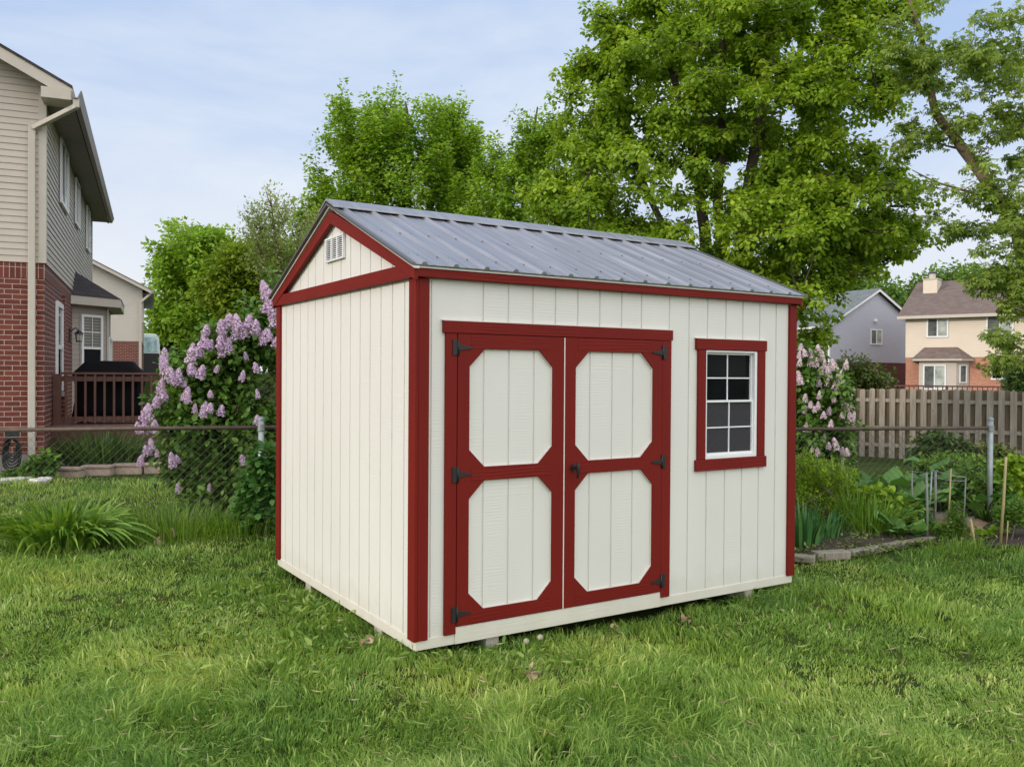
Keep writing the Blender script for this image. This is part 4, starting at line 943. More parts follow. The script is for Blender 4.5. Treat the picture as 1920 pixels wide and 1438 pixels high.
blobs = [BB(D6, c6, u, v, ru, rv, dy, rd, w) for u, v, ru, rv, dy, rd, w in ((520,400,35,38,0,1,1),(490,440,42,40,0,1,1),(545,460,40,50,0,1,1),(510,505,50,40,0,1,1),(580,440,30,50,0,1,.7),(475,410,18,22,0,.5,.3))]
tree('sparse_tree', 'sparse pale tree with thin upright branches against the sky left of the shed peak', c6, D6, [SS(D6, c6, [(545,740),(535,560),(520,450),(510,380)], .06), SS(D6, c6, [(545,740),(550,540),(555,430)], .05), SS(D6, c6, [(545,740),(515,560),(480,460)], .045)], blobs, 360, 17, .082, M['paleleaf'], bark='barkpale', up=.75, L=.6, spread=.10, droop=.0, limbs=60, twig=.007, aspect=.8)
# far trees behind the right houses
D7 = 80.0
for (uu, lab, bl, cnt) in ((1610, 'pale green far tree above the roof of the blue grey house', ((1590,520,45,35),(1640,525,45,38),(1660,560,30,40),(1550,545,40,30),(1560,580,50,40),(1625,570,60,40)), 620),
                      (1800, 'broad far tree above the roof of the tan house behind its chimney', ((1760,510,50,35),(1815,500,55,38),(1870,505,50,40),(1725,545,35,30),(1800,550,80,40),(1900,540,60,50)), 760)):
    cc_ = X(uu, D7); bl = [BB(D7, cc_, u, v, a, b_, 0, 4, 1) for u, v, a, b_ in bl]
    tree('far_tree', lab, cc_, D7, [SS(D7, cc_, [(uu,720),(uu,600),(uu-10,540)], .35, 0), SS(D7, cc_, [(uu,720),(uu+20,600),(uu+30,540)], .3, 0)], bl, cnt, 26, .42, M['farleaf'], up=.4, L=2.0, spread=.85, droop=.3, limbs=30, twigfrac=.1, group='far trees beyond the right houses', aspect=1.0)
D8 = 64.0; cc_ = X(1712, D8)
tree('far_tree', 'small bright tree filling the gap between the blue grey and tan houses', cc_, D8, [SS(D8, cc_, [(1712,720),(1712,620),(1710,590)], .2, 0)], [BB(D8, cc_, 1712, 580, 30, 28, 0, 3, 1), BB(D8, cc_, 1705, 620, 35, 30, 0, 3, .7)], 220, 26, .34, M['herb'], up=.4, L=1.4, spread=.6, limbs=12, twigfrac=.1, group='far trees beyond the right houses', aspect=1.0)
# a dark belt of distant woodland closing the view behind everything
# ------------------------------------------------------------------ shrubs
def bush(name, label, lat, dep, blobs, shoots, nl, size, mat, zb=None, cat='shrub', bark='twig', stems_n=7, rise=1.4, group=None, temp=DIAMOND, L=.28, spread=.10, up=.35, droop=.3, spreadbase=.25, aspect=None, twig=.004, limbs=None):
    if cat == 'plant': rise = .35
    sts = []
    for i in range(stems_n):
        b = blobs[i % len(blobs)]; x = random.uniform(-1, 1)*spreadbase; y = random.uniform(-1, 1)*spreadbase*.6
        tx = b[0]+random.uniform(-.5, .5)*b[3]; ty = b[1]+random.uniform(-.4, .4)*b[4]; tz = b[2]+random.uniform(0, .4)*b[5]
        sts.append([(x, y, -.05, .016*rise), (x+(tx-x)*.35, y+(ty-y)*.3, tz*.45, .012*rise), (tx, ty, tz, .005*rise)])
    r = tree(name, label, lat, dep, sts, blobs, shoots, nl, size, mat, bark=bark, up=up, L=L, spread=spread, droop=droop, temp=temp, cat=cat, limbs=limbs or max(6, shoots//14), twig=twig, group=group, zb=zb, aspect=aspect)
    for c in bpy.data.objects:
        if c.parent == r:
            if c.name.startswith('trunk'): c.name = 'stems'
            elif c.name.startswith('crown'): c.name = 'foliage'
    return r
# panicle meshes
def panicle(n, h, r, seed):
    t = rng.random(n); a = rng.random(n)*2*math.pi; rr = r*np.sqrt(np.clip(1-t**1.6, 0, 1))*(.6+.4*np.sqrt(rng.random(n)))*(1+.22*np.sin(t*16+a*2)*np.cos(a*3))
    org = np.stack([rr*np.cos(a), rr*np.sin(a), h*t], 1); d = unit(np.stack([np.cos(a), np.sin(a), .35+0*t], 1)+rng.normal(size=(n, 3))*.35)
    N_ = d; A_ = unit(np.cross(d, rdir(n)))
    return org, A_, N_
STAR = ([(-.5,-.16,0),(.5,-.16,.05),(.5,.16,0),(-.5,.16,.05),(-.16,-.5,.03),(.16,-.5,0),(.16,.5,.03),(-.16,.5,0)], [(0,1,2,3),(4,5,6,7)])
def panicles(mat, tagn):
    out = []
    for k in range(4):
        n = 210; org, A_, N_ = panicle(n, .125+.02*k, .052, k); rn = np.clip(rng.random(n)*.7+.3*(org[:, 2]/.2), 0, 1)
        o = bake('flower_panicle', mat, None, *STAR, org, A_, N_, np.full(n, .021)*(.8+.4*rng.random(n)), rn); out.append(o.data); bpy.data.objects.remove(o)
    return out
PL = panicles(M['lilac'], 'a'); PP = panicles(M['palelilac'], 'b')
def put_panicles(root, org, meshes, lst, lean=.3):
    for i, (u, v, d, s_) in enumerate(lst):
        o = bpy.data.objects.new('flower_panicle', meshes[i % 4]); COL.objects.link(o); o.parent = root
        o.location = (X(u, d)-org[0], d-org[1], Z(u, v, d)-.08*s_-org[2]); o.rotation_euler = (random.uniform(-.1, lean), random.uniform(-lean, lean), random.uniform(0, 6)); o.scale = (s_, s_, s_)
DL = 9.35; lx = X(430, DL)
def BL(u, v, ru, rv, dy, rd, w): return BB(DL, lx, u, v, ru, rv, dy, rd, w)
blobs = [BL(430,680,75,60,0,.45,1.2), BL(490,640,60,70,.1,.45,1.2), BL(370,720,65,45,0,.45,1.0), BL(420,790,100,70,0,.5,1.8), BL(340,790,50,50,0,.4,.6), BL(480,860,80,90,-.1,.45,1.7), BL(420,900,70,60,0,.45,1.1), BL(380,860,60,50,0,.45,.8), BL(470,950,60,50,-.1,.35,.9), BL(545,620,60,110,.3,.4,.9), BL(560,850,60,120,.3,.4,.9), BL(390,950,55,45,-.1,.4,.7), BL(330,870,35,60,0,.35,.4)]
lil = bush('lilac_bush', 'tall lilac bush in purple bloom left of the shed', lx, DL, blobs, 1500, 15, .075, M['lilacleaf'], stems_n=14, rise=1.5, temp=OVAL, L=.26, spread=.10, up=.3, droop=.35, spreadbase=.5, limbs=130)
z_ = float(gz(lx, DL))
pans = [(430,600,1.4),(415,612,1.1),(448,606,1.3),(442,625,1.1),(466,600,1.3),(478,612,1.2),(460,622,1.1),(420,632,.9),(384,617,1.0),(385,640,1.2),(372,658,1.2),(357,668,1.3),(392,645,1.0),(414,640,1.2),(428,650,1.1),(416,660,.9),(362,690,1.2),(374,697,1.1),(308,668,1.0),(312,690,1.3),(322,700,1.3),(330,712,1.1),(336,706,1.0),(500,548,1.3),(508,552,1.2),(497,572,1.3),(512,578,1.1),(515,600,1.2),(503,625,1.2),(514,640,.9),(493,635,1.0),(300,728,1.0),(306,740,1.1),(292,755,1.0),(345,742,1.1),(352,748,.8),(395,738,.7),(482,688,.8),(452,706,.8),(380,772,1.0),(392,764,.9),(413,770,.9),(365,768,.7),(485,740,.6),(482,785,.9),(490,790,.7),(268,780,1.1),(280,778,1.1),(272,800,1.2),(290,800,1.0),(262,805,.9),(286,838,.8),(278,845,1.0),(296,852,.6),(262,868,.9),(325,868,1.0),(334,862,.8),(460,862,.9),(335,918,.7),(392,916,.5),(345,720,.7),(405,692,.6),(462,668,.6)]
put_panicles(lil, (lx, DL, z_), PL, [(u, v+6, DL-.35-.12*random.random()-(0.15 if v < 680 else .25), s_*.86) for u, v, s_ in pans])
# lilac right
DR = 12.2; rx = X(1535, DR)
def BR(u, v, ru, rv, dy, rd, w): return BB(DR, rx, u, v, ru, rv, dy, rd, w)
blobs = [BR(1500,680,45,60,0,.6,1), BR(1545,720,50,60,0,.6,1.2), BR(1510,790,60,60,0,.6,1.3), BR(1565,790,35,60,0,.5,.9), BR(1530,860,60,50,0,.6,1.0), BR(1460,760,60,120,.2,.6,.9)]
li2 = bush('lilac_bush', 'pale pink flowering lilac bush at the right end of the shed', rx, DR, blobs, 1000, 14, .080, M['lilacleaf'], stems_n=10, rise=1.5, temp=OVAL, L=.26, spread=.11, up=.35, limbs=90, spreadbase=.4)
pr = [(1500,638),(1510,650),(1497,655),(1522,650),(1534,640),(1540,655),(1530,668),(1545,672),(1552,680),(1560,676),(1566,672),(1520,665),(1538,682),(1556,690),(1575,690),(1550,706),(1498,690),(1502,700),(1510,735),(1535,730),(1520,745),(1528,755),(1534,750),(1508,758),(1545,765),(1555,758),(1565,735),(1582,740),(1588,750),(1595,765),(1590,775),(1598,770),(1580,765),(1512,790),(1558,785),(1545,810),(1555,822),(1524,830),(1535,836),(1570,822),(1580,830),(1590,835),(1498,668),(1562,716),(1570,715),(1535,705),(1585,672),(1576,700)]
z_ = float(gz(rx, DR))
put_panicles(li2, (rx, DR, z_), PP, [(u, v+4, DR-.45-.15*random.random(), random.uniform(.6, .98)) for u, v in pr])
# shrubs beyond the wooden fence
def simple(name, label, u, d, bl, n, nl, size, mat, zb=None, **kw):
    cx = X(u, d); zb_ = float(gz(cx, d)) if zb is None else zb
    return bush(name, label, cx, d, [(X(a, d)-cx, 0, Z(a, b_, d)-zb_, c/FOC*d, kw.get('rd', c/FOC*d*.8), e_/FOC*d, 1) for a, b_, c, e_ in bl], n, nl, size, mat, zb=zb_, **{k: v for k, v in kw.items() if k != 'rd'})
simple('round_shrub', 'olive bronze rounded shrub behind the wooden fence before the blue grey house', 1612, 30, ((1600,690,40,36),(1640,705,38,30),(1575,700,25,30),(1610,740,50,40)), 420, 22, .12, M['bronze'], L=.6, spread=.25, up=.5, aspect=1.0)
simple('evergreen_shrub', 'dark green shrub at the right edge behind the wooden fence', 1912, 30, ((1910,695,30,28),(1940,690,35,36),(1920,740,50,40)), 420, 26, .10, M['shrub'], L=.5, spread=.22, up=.4, aspect=1.0)
# bank of raspberry canes along the wooden fence
simple('raspberry_bush', 'dark leafy shrub in front of the wooden fence, left of the pale grey fence post', 1765, 11.6, ((1760,830,45,35),(1740,845,35,28),(1790,845,30,30)), 230, 16, .065, M['shrub'], L=.25, spread=.12, up=.5, temp=OVAL)
simple('raspberry_bush', 'broad dark shrub in front of the wooden fence near the right edge', 1850, 12.2, ((1835,850,45,30),(1870,850,35,28),(1810,860,30,25)), 260, 16, .065, M['bronze'], L=.25, spread=.12, up=.5, temp=OVAL)
simple('leafy_bush', 'bright green mound of leaves in front of the dark shrubs by the wooden fence', 1800, 10.6, ((1790,865,55,22),(1840,868,35,20),(1740,870,30,18)), 300, 16, .05, M['herb'], L=.2, spread=.10, up=.5)
# garden plants
simple('tall_herb', 'tall feathery green plants against the right end of the shed', 1520, 9.0, ((1510,880,26,34),(1545,890,30,34),(1580,900,26,36),(1500,930,30,40),(1560,940,50,30)), 440, 32, .038, M['lime'], L=.32, spread=.05, up=1.1, droop=-.2, cat='plant', stems_n=16, spreadbase=.5, twig=.002, aspect=.5)
simple('leafy_bush', 'low yellow green leafy plant at the far right edge of the garden', 1915, 9.6, ((1905,870,28,26),(1935,880,35,35),(1895,900,18,18)), 170, 15, .07, M['lime'], L=.2, spread=.10, up=.5, cat='plant', temp=OVAL)
simple('vegetable_plant', 'big dark green squash like plant left of the bamboo cane', 1835, 9.5, ((1820,900,35,26),(1860,905,34,28),(1800,925,22,16),(1845,930,40,16)), 200, 10, .075, M['herb'], L=.18, spread=.12, up=.5, cat='plant', temp=OVAL)
simple('vegetable_plant', 'feathery light green herb at the right edge beside the bare soil', 1900, 8.3, ((1895,950,28,18),(1925,945,25,25)), 160, 22, .028, M['herb'], L=.16, spread=.05, up=.8, cat='plant')
simple('leafy_bush', 'low bright herb growing between the garden canes', 1790, 8.3, ((1795,965,20,30),(1770,985,22,16)), 110, 26, .026, M['herb'], L=.16, spread=.05, up=1.0, cat='plant')
simple('lettuce_plant', 'pale green loose leaf lettuce in front of the broad leaved plants', 1680, 8.9, ((1665,930,36,14),(1690,945,32,14),(1640,925,22,16)), 120, 9, .085, M['lime'], L=.14, spread=.12, up=.5, cat='plant', temp=OVAL)
simple('vegetable_plant', 'small bright seedling rows low in the bed beside the dark grey stake', 1765, 8.6, ((1760,985,30,8),(1735,990,20,8)), 110, 12, .045, M['herb'], L=.10, spread=.06, up=.6, cat='plant', temp=OVAL)
simple('vegetable_plant', 'low yellow green seedlings on the bare soil beside the tall bamboo cane', 1855, 8.5, ((1850,992,26,7),(1872,988,18,7)), 90, 10, .040, M['lime'], L=.08, spread=.06, up=.6, cat='plant', temp=OVAL)
simple('vegetable_plant', 'leafy green plant between the lettuce and the dark grey stake', 1712, 8.8, ((1712,955,24,18),(1728,965,18,14)), 110, 11, .060, M['veg'], L=.14, spread=.09, up=.5, cat='plant', temp=OVAL)
simple('vegetable_plant', 'mid green leafy row in front of the fence behind the tall grass tuft', 1625, 9.9, ((1600,900,30,18),(1650,905,34,18)), 150, 12, .060, M['herb'], L=.16, spread=.09, up=.5, cat='plant', temp=OVAL)
def bladeclump(name, label, lat, dep, n, length, width, mat, lean=.7, spread=.25, cat='plant', seg=7, zb=None, arch=1.0, group=None, wob=.2):
    z0 = float(gz(lat, dep)) if zb is None else zb
    root = empty(name, yard(lat, dep, z0), -YAW, label, cat, group)
    a = rng.random(n)*2*math.pi; rr = np.sqrt(rng.random(n)); bx = spread*rr*np.cos(a); by = spread*.7*rr*np.sin(a)
    out = unit(np.stack([np.cos(a)+rng.normal(size=n)*wob, np.sin(a)+rng.normal(size=n)*wob, 0*a], 1)); ln = length*(.55+.55*rng.random(n)); le = lean*(.25+.9*rng.random(n))*(.4+.6*rr)
    sd = np.stack([-out[:, 1], out[:, 0], 0*a], 1); t = np.linspace(0, 1, seg)
    V = np.zeros((n, seg*2, 3))
    for k, tt in enumerate(t):
        h = ln*(tt - arch*.62*le*tt**2.4); d = ln*le*(tt**1.5)*.95; w = width*(1-tt**3)*(.6+.8*tt*(1-tt)*2)*.5
        c = np.stack([bx, by, h], 1)+out*d[:, None]
        V[:, 2*k] = c-sd*w; V[:, 2*k+1] = c+sd*w+np.array([0, 0, width*.25])
    tf = [(2*k, 2*k+1, 2*k+3, 2*k+2) for k in range(seg-1)]
    rn = np.clip(rng.random(n)*.75+.25*rr, 0, 1)
    rawmesh('blades', mat, root, V.reshape(-1, 3), tf, seg*2, n, rn); return root
# day lily in front of the fence, one more behind it, iris, tufts
bladeclump('daylily_clump', 'large arching daylily clump on the lawn in front of the chain link fence', X(112, 7.8), 7.8, 430, .58, .036, M['daylily'], lean=1.15, spread=.40, arch=1.3)
bladeclump('daylily_clump', 'dark daylily clump in the block edged bed in front of the deck', X(195, 13.95), 13.95, 560, .74, .030, M['shrub'], lean=.8, spread=.62)
bladeclump('iris_clump', 'upright blue green iris leaves at the right corner of the shed', X(1512, 7.9), 7.9, 60, .50, .034, M['iris'], lean=.45, spread=.16)
bladeclump('iris_clump', 'second shorter iris clump beside the wooden stake', X(1552, 8.2), 8.2, 55, .36, .028, M['iris'], lean=.55, spread=.16)
bladeclump('grass_tuft', 'tall ornamental grass tuft just right of the round topped stake', X(1640, 8.5), 8.5, 260, .50, .009, M['daylily'], lean=.8, spread=.22)
bladeclump('grass_tuft', 'long dark grass blades beside the round topped stake', X(1606, 8.7), 8.7, 130, .60, .010, M['daylily'], lean=.5, spread=.18)
bladeclump('grass_tuft', 'tall uncut grass along the fence between the daylily and the left lilac', X(320, 8.3), 8.3, 700, .42, .007, M['daylily'], lean=.7, spread=.75)
bladeclump('grass_tuft', 'uncut grass under the left lilac at the fence post', X(455, 8.5), 8.5, 500, .30, .008, M['daylily'], lean=.8, spread=.55)
bladeclump('grass_tuft', 'wispy uncut grass at the garden edge near the short yellow canes', X(1805, 7.75), 7.75, 150, .20, .005, M['herb'], lean=.7, spread=.32)
simple('ivy_plant', 'low leafy vine at the foot of the downspout', 75, 12.5, ((70,890,22,16),(90,880,14,22),(40,905,30,8)), 110, 10, .10, M['lilacleaf'], L=.16, spread=.1, up=.4, cat='plant', temp=OVAL)
simple('weedy_shrub', 'leafy vine with larger bright leaves on the fence post left of the shed', 500, 8.35, ((495,880,22,40),(480,910,28,26),(508,930,20,40),(470,960,26,24)), 120, 8, .085, M['veg'], L=.18, spread=.1, up=.3, cat='plant', temp=OVAL, aspect=1.1)
# broad leaved plants
def broadleaf(name, label, lat, dep, n, size, h, mat, sp=.25, seed=1, cat='plant'):
    z0 = float(gz(lat, dep)); root = empty(name, yard(lat, dep, z0), -YAW, label, cat); st = MB()
    nu, nv = 7, 8; Vs = []
    for i in range(n):
        a = 2*math.pi*i/n*2.4+random.uniform(-.4, .4); r = sp*random.uniform(.3, 1.1); hh = h*random.uniform(.45, 1.0); s_ = size*random.uniform(.7, 1.15)
        tip = Vector((math.cos(a)*r, math.sin(a)*r, hh)); st.tube([(0, 0, 0), tip*.55+Vector((0,0,.05)), tip], [.012, .010, .007], 6)
        el = random.uniform(-.25, .55); Ad = Vector((math.cos(a)*math.cos(el), math.sin(a)*math.cos(el), math.sin(el))); Sd = Vector((-math.sin(a), math.cos(a), 0)); Nd = Ad.cross(Sd)*-1
        ph = random.uniform(0, 6)
        for p in range(nv):
            for q in range(nu):
                v = p/(nv-1); u = q/(nu-1)*2-1; w = s_*.55*math.sin(math.pi*min(1, .10+v*.89))**.55; 
                rip = .055*s_*math.sin(u*8+ph+v*9)*abs(u)
                c = tip+Ad*(s_*(v-.12*abs(u)**2*0)-s_*.1*(1-v)*abs(u)) + Sd*u*w + Nd*(rip + .10*s_*abs(u)**2 - .32*s_*v*v)
                Vs.append(tuple(c))
    tf = [(p*nu+q, p*nu+q+1, (p+1)*nu+q+1, (p+1)*nu+q) for p in range(nv-1) for q in range(nu-1)]
    o = rawmesh('leaves', mat, root, np.array(Vs), tf, nu*nv, n, rng.random(n)); o.data.polygons.foreach_set('use_smooth', [True]*len(o.data.polygons))
    st.build('stalks', M['weed'], root, smooth=True); return root
broadleaf('rhubarb_plant', 'broad leaved rhubarb just right of the round topped stake', X(1622, 9.6), 9.6, 20, .20, .40, M['rhubarb'], .30)
broadleaf('rhubarb_plant', 'largest broad leaved rhubarb in the middle of the garden', X(1680, 9.3), 9.3, 36, .21, .44, M['rhubarb'], .42)
broadleaf('rhubarb_plant', 'tallest broad leaf rising before the wooden fence', X(1712, 10.2), 10.2, 12, .22, .62, M['rhubarb'], .24)
broadleaf('cabbage_plant', 'low dark cabbage like plant behind the first timber of the bed', X(1690, 8.3), 8.3, 16, .15, .18, M['rhubarb'], .20)
broadleaf('squash_plant', 'young squash leaves under the wire support on the canes', X(1770, 9.65), 9.65, 18, .17, .52, M['veg'], .32)
broadleaf('squash_plant', 'squash plant with dark leaves left of the tall bamboo cane', X(1850, 9.3), 9.3, 30, .15, .38, M['veg'], .42)
# ------------------------------------------------------------------ garden beds, timbers, stakes
def patch(name, pts, mat, label, cat, z=.012):
    c = Vector((sum(p[0] for p in pts)/len(pts), sum(p[1] for p in pts)/len(pts))); me_ = MB()
    n = 26; ring = []
    for i, p in enumerate(pts):
        q = pts[(i+1) % len(pts)]
        for k in range(5):
            t = k/5; x = p[0]+(q[0]-p[0])*t; y = p[1]+(q[1]-p[1])*t; ring.append((x+random.uniform(-.05,.05), y+random.uniform(-.05,.05)))
    V = [tuple(yard(x, y, float(gz(x, y))+z)) for x, y in ring]; V2 = [tuple(yard(c.x+(x-c.x)*.6, c.y+(y-c.y)*.6, float(gz(x, y))+z+.05)) for x, y in ring]; V3 = [tuple(yard(c.x, c.y, float(gz(c.x, c.y))+z+.03))]
    k = len(ring); me_.v = V+V2+V3; me_.f = [(i, (i+1) % k, k+(i+1) % k, k+i) for i in range(k)]+[(k+i, k+(i+1) % k, 2*k) for i in range(k)]
    o = me_.build(name, mat, None, smooth=True); return tag(o, label, cat, kind='structure')
patch('soil_bed', [(X(1490,7.2),7.3),(X(1590,7.6),7.6),(X(1830,8.4),8.35),(X(1700,9.0),9.1),(X(1500,9.4),9.4)], M['soil'], 'dark soil of the garden bed beside the shed', 'soil')
patch('soil_bed', [(X(1830,8.2),8.0),(X(2000,8.2),7.9),(X(2000,9.8),9.8),(X(1840,9.5),9.5)], M['soil'], 'bare reddish soil of the vegetable bed at the right edge', 'soil', .016)
patch('straw_path', [(X(1720,9.0),8.9),(X(1830,9.0),8.8),(X(1880,9.9),9.8),(X(1700,10.1),10.0)], M['straw'], 'tan straw covered path between the vegetable beds', 'path', .024)
def beam(name, a, b_, w, h, z, mat, label, cat='timber', group=None):
    A_ = yard(*a); B_ = yard(*b_); d = B_-A_; A_.z = float(gz(*a))
    r = MB(); n = 8
    Lb = d.length
    prof = [(-w/2, z), (w/2, z), (w/2, z+h), (-w/2, z+h)]
    for i in range(n):
        x0 = Lb*i/n; x1 = Lb*(i+1)/n-.0
    r.box(0, Lb, -w/2, w/2, z, z+h)
    o = r.build(name, mat, None, bevel=.012); o.location = A_; o.rotation_euler = (random.uniform(-.03,.03), random.uniform(-.008,.008), math.atan2(d.y, d.x)); return tag(o, label, cat, group)
T = 'grey timbers edging the garden bed'
beam('edging_timber', (X(1490,7.35), 7.35), (X(1532,7.28), 7.28), .10, .06, .01, M['timber'], 'short loose timber end nearest the right corner of the shed', group=T)
beam('edging_timber', (X(1530,7.42), 7.42), (X(1592,7.5), 7.5), .12, .075, .0, M['timber'], 'short thick grey timber at the front corner of the garden bed', group=T)
beam('edging_timber', (X(1596,7.6), 7.6), (X(1792,8.5), 8.5), .09, .06, .0, M['timber'], 'longest grey timber along the front of the garden bed by the lawn', group=T)
beam('edging_timber', (X(1490,9.0), 9.0), (X(1592,9.35), 9.35), .09, .07, .0, M['timber'], 'grey timber behind the garden bed at the foot of the round topped stake', group=T)
beam('edging_timber', (X(1670,9.35), 9.35), (X(1742,8.8), 8.8), .09, .07, .0, M['timber'], 'grey timber before the cabbage like plant', group=T)
beam('edging_timber', (X(1722,9.1), 9.1), (X(1785,9.5), 9.5), .10, .12, .0, M['timber'], 'short pale timber by the dark stake under the wire support', group=T)
beam('edging_timber', (X(1812,9.2), 9.2), (X(1862,9.9), 9.9), .09, .10, .0, M['timber'], 'pale timber between the straw path and the bare soil', group=T)
def stake(name, u0, v0, u1, v1, d0, r, mat, label, cat='stake', d1=None, group=None, ball=False, square=False):
    d1 = d1 or d0; z0 = Z(u0, v0, d0); x0 = X(u0, d0); g0 = float(gz(x0, d0)); z0 = g0-.02
    a = Vector((0, 0, z0)); b_ = Vector((X(u1, d1)-x0, d1-d0, Z(u1, v1, d1)))
    root = empty(name, yard(x0, d0, 0), -YAW, label, cat, group)
    m_ = MB()
    if square: m_.bar(a, b_, r*2, r*2, (0,1,0))
    else: m_.tube([a, (a+b_)/2+Vector((.004,0,0)), b_], [r, r*.95, r*.85], 8)
    m_.build('shaft', mat, root, smooth=not square)
    if ball: MB().ball(tuple(b_+Vector((0,0,.02))), .032, 10, 8).build('knob', mat, root, smooth=True)
    return root
stake('garden_stake', 1572, 985, 1582, 848, 9.1, .020, M['timber'], 'grey wooden stake topped by a round knob', ball=True)
stake('garden_stake', 1742, 992, 1739, 876, 8.3, .013, M['stake'], 'dark grey stake at the left of the wire support')
stake('garden_stake', 1711, 975, 1712, 873, 9.1, .011, M['stake'], 'thin grey stake farthest left under the string')
stake('garden_stake', 1755, 980, 1756, 872, 9.1, .016, M['stake'], 'grey stake in the middle holding the crossbars')
stake('garden_stake', 1743, 980, 1749, 874, 9.0, .010, M['galv'], 'leaning pale stake next to the middle stake')
stake('garden_cane', 1779, 978, 1785, 868, 8.5, .009, M['bamboo'], 'thin bamboo cane crossing in front of the wire support', 'cane')
stake('garden_cane', 1808, 960, 1813, 885, 8.9, .008, M['stake'], 'thin green cane at the right end of the wire support', 'cane')
stake('garden_cane', 1879, 1008, 1888, 845, 8.1, .014, M['bamboo'], 'tall bamboo cane near the right edge of the garden', 'cane')
stake('garden_cane', 1890, 1005, 1893, 965, 8.1, .006, M['bamboo'], 'shortest thin cane beside the tall bamboo cane', 'cane')
stake('garden_cane', 1832, 1000, 1823, 963, 8.0, .013, M['bamboo'], 'short leaning yellow cane at the lawn edge', 'cane')
stake('garden_stick', 1748, 968, 1749, 930, 8.9, .010, M['black'], 'black bent stick beside the dark grey stake', 'stick')
wr = empty('wire_support', yard(X(1712, 9.1), 9.1, 0), -YAW, 'pale wire strung level between the garden stakes', 'wire support')
ox = (X(1712, 9.1), 9.1)
def wp(u, v, d): return (X(u, d)-ox[0], d-ox[1], Z(u, v, d))
MB().tube([wp(1705,873,9.15), wp(1712,874,9.08), wp(1739,878,8.32)], .004, 5).build('wire', M['galv'], wr)
MB().tube([wp(1749,872,9.0), wp(1757,873,9.08), wp(1784,881,8.9), wp(1813,884,8.9)], .006, 5).build('wire', M['galv'], wr)
MB().tube([wp(1757,886,9.08), wp(1784,891,8.9), wp(1812,891,8.9)], .005, 5).build('wire', M['galv'], wr)
# ------------------------------------------------------------------ ground cover of the front bed and lawn
def scatter(n, dmin, dmax, power=1.6, margin=1.6):
    u = rng.random(n); p = 1-power; d = (dmin**p+(dmax**p-dmin**p)*u)**(1/p); x = (rng.random(n)*2-1)*(.60*d+margin); return x, d
def world(x, y, z): return np.stack([CAM.x+RH.x*x+FH.x*y, CAM.y+RH.y*x+FH.y*y, z], 1)
def inshed(x, y, m=0.0):
    w = world(x, y, 0*x); return (w[:, 0] > .0-m) & (w[:, 0] < L_+m) & (w[:, 1] > 0-m) & (w[:, 1] < W_+m)
# lawn boundary on the right: the bed edge timber
def inbed(x, y):
    xa, ya, xb, yb = X(1490, 7.3), 7.25, X(1830, 8.3), 8.3
    line = ya+(yb-ya)*(x-xa)/(xb-xa); line = np.where(x > xb, yb-.15*(x-xb), line); return (x > 1.9) & (y > line)
def vnoise(x, y, s, seed):
    r_ = np.random.default_rng(seed); g_ = r_.random((64, 64)); X_ = x/s+100; Y_ = y/s+100; i = np.floor(X_).astype(int); j = np.floor(Y_).astype(int); a = X_-i; b_ = Y_-j; a = a*a*(3-2*a); b_ = b_*b_*(3-2*b_)
    f = lambda p, q: g_[p % 64, q % 64]
    return (f(i, j)*(1-a)+f(i+1, j)*a)*(1-b_)+(f(i, j+1)*(1-a)+f(i+1, j+1)*a)*b_
N = 780000
x, y = scatter(N, 2.6, 17, 1.9, 2.9)
keep = ~inshed(x, y, -.10) & ~inbed(x, y) & ~((y > 9.6) & (x > .5)) & ~((y > 12.9) & (x < -3)); x = x[keep]; y = y[keep]; n = len(x)
lum = .55*vnoise(x, y, .55, 1)+.3*vnoise(x, y, .18, 2)+.15*vnoise(x, y, 1.9, 3)
hole = vnoise(x, y, .13, 21)*.6+vnoise(x, y, .05, 22)*.4; kk = (hole > .34) | (rng.random(n) < .16)
x = x[kk]; y = y[kk]; lum = lum[kk]; n = len(x)
hgt = (.026+.052*vnoise(x, y, .30, 4)*vnoise(x, y, .9, 5)*1.7)*(.5+.9*rng.random(n)); hgt *= 1+.35*ss(7.5, 9, y)
nearshed = inshed(x, y, .16); hgt *= np.where(nearshed, 1.05, 1.0)
big = rng.random(n) < .035
wd = (.0020+.00050*y)*(.7+.6*rng.random(n)); wd = np.where(big, wd*2.1, wd); hgt = np.where(big, hgt*1.35, hgt)
ang = 6.28*(vnoise(x, y, .38, 6)*1.3+.35*vnoise(x, y, .12, 7)) + rng.normal(size=n)*1.15
le = (.35+.9*vnoise(x, y, .3, 8))*(.4+rng.random(n))
out = np.stack([np.cos(ang), np.sin(ang), 0*ang], 1); fa = rng.random(n)*6.28; sd = np.stack([np.cos(fa), np.sin(fa), 0*fa], 1)
base = world(x, y, gz(x, y)-.006); V = np.zeros((n, 5, 3))
V[:, 0] = base-sd*wd[:, None]*.5; V[:, 1] = base+sd*wd[:, None]*.5
mid = base+out*(hgt*le*.30)[:, None]; mid[:, 2] += hgt*(.62-.12*le); V[:, 2] = mid-sd*wd[:, None]*.42; V[:, 3] = mid+sd*wd[:, None]*.42
tp = base+out*(hgt*le*.95)[:, None]; tp[:, 2] += hgt*(1.0-.42*np.minimum(le, 1.5)); V[:, 4] = tp
rn = np.clip(-.08+.80*lum+.42*rng.random(n)**1.5+.22*big+.4*(rng.random(n) > .96), 0, 1)
gobj = rawmesh('grass', M['grassleaf'], None, V.reshape(-1, 3), [(0, 1, 3, 2), (2, 3, 4)], 5, n, rn)
tag(gobj, 'short green lawn grass growing all around the shed', 'grass', kind='stuff')
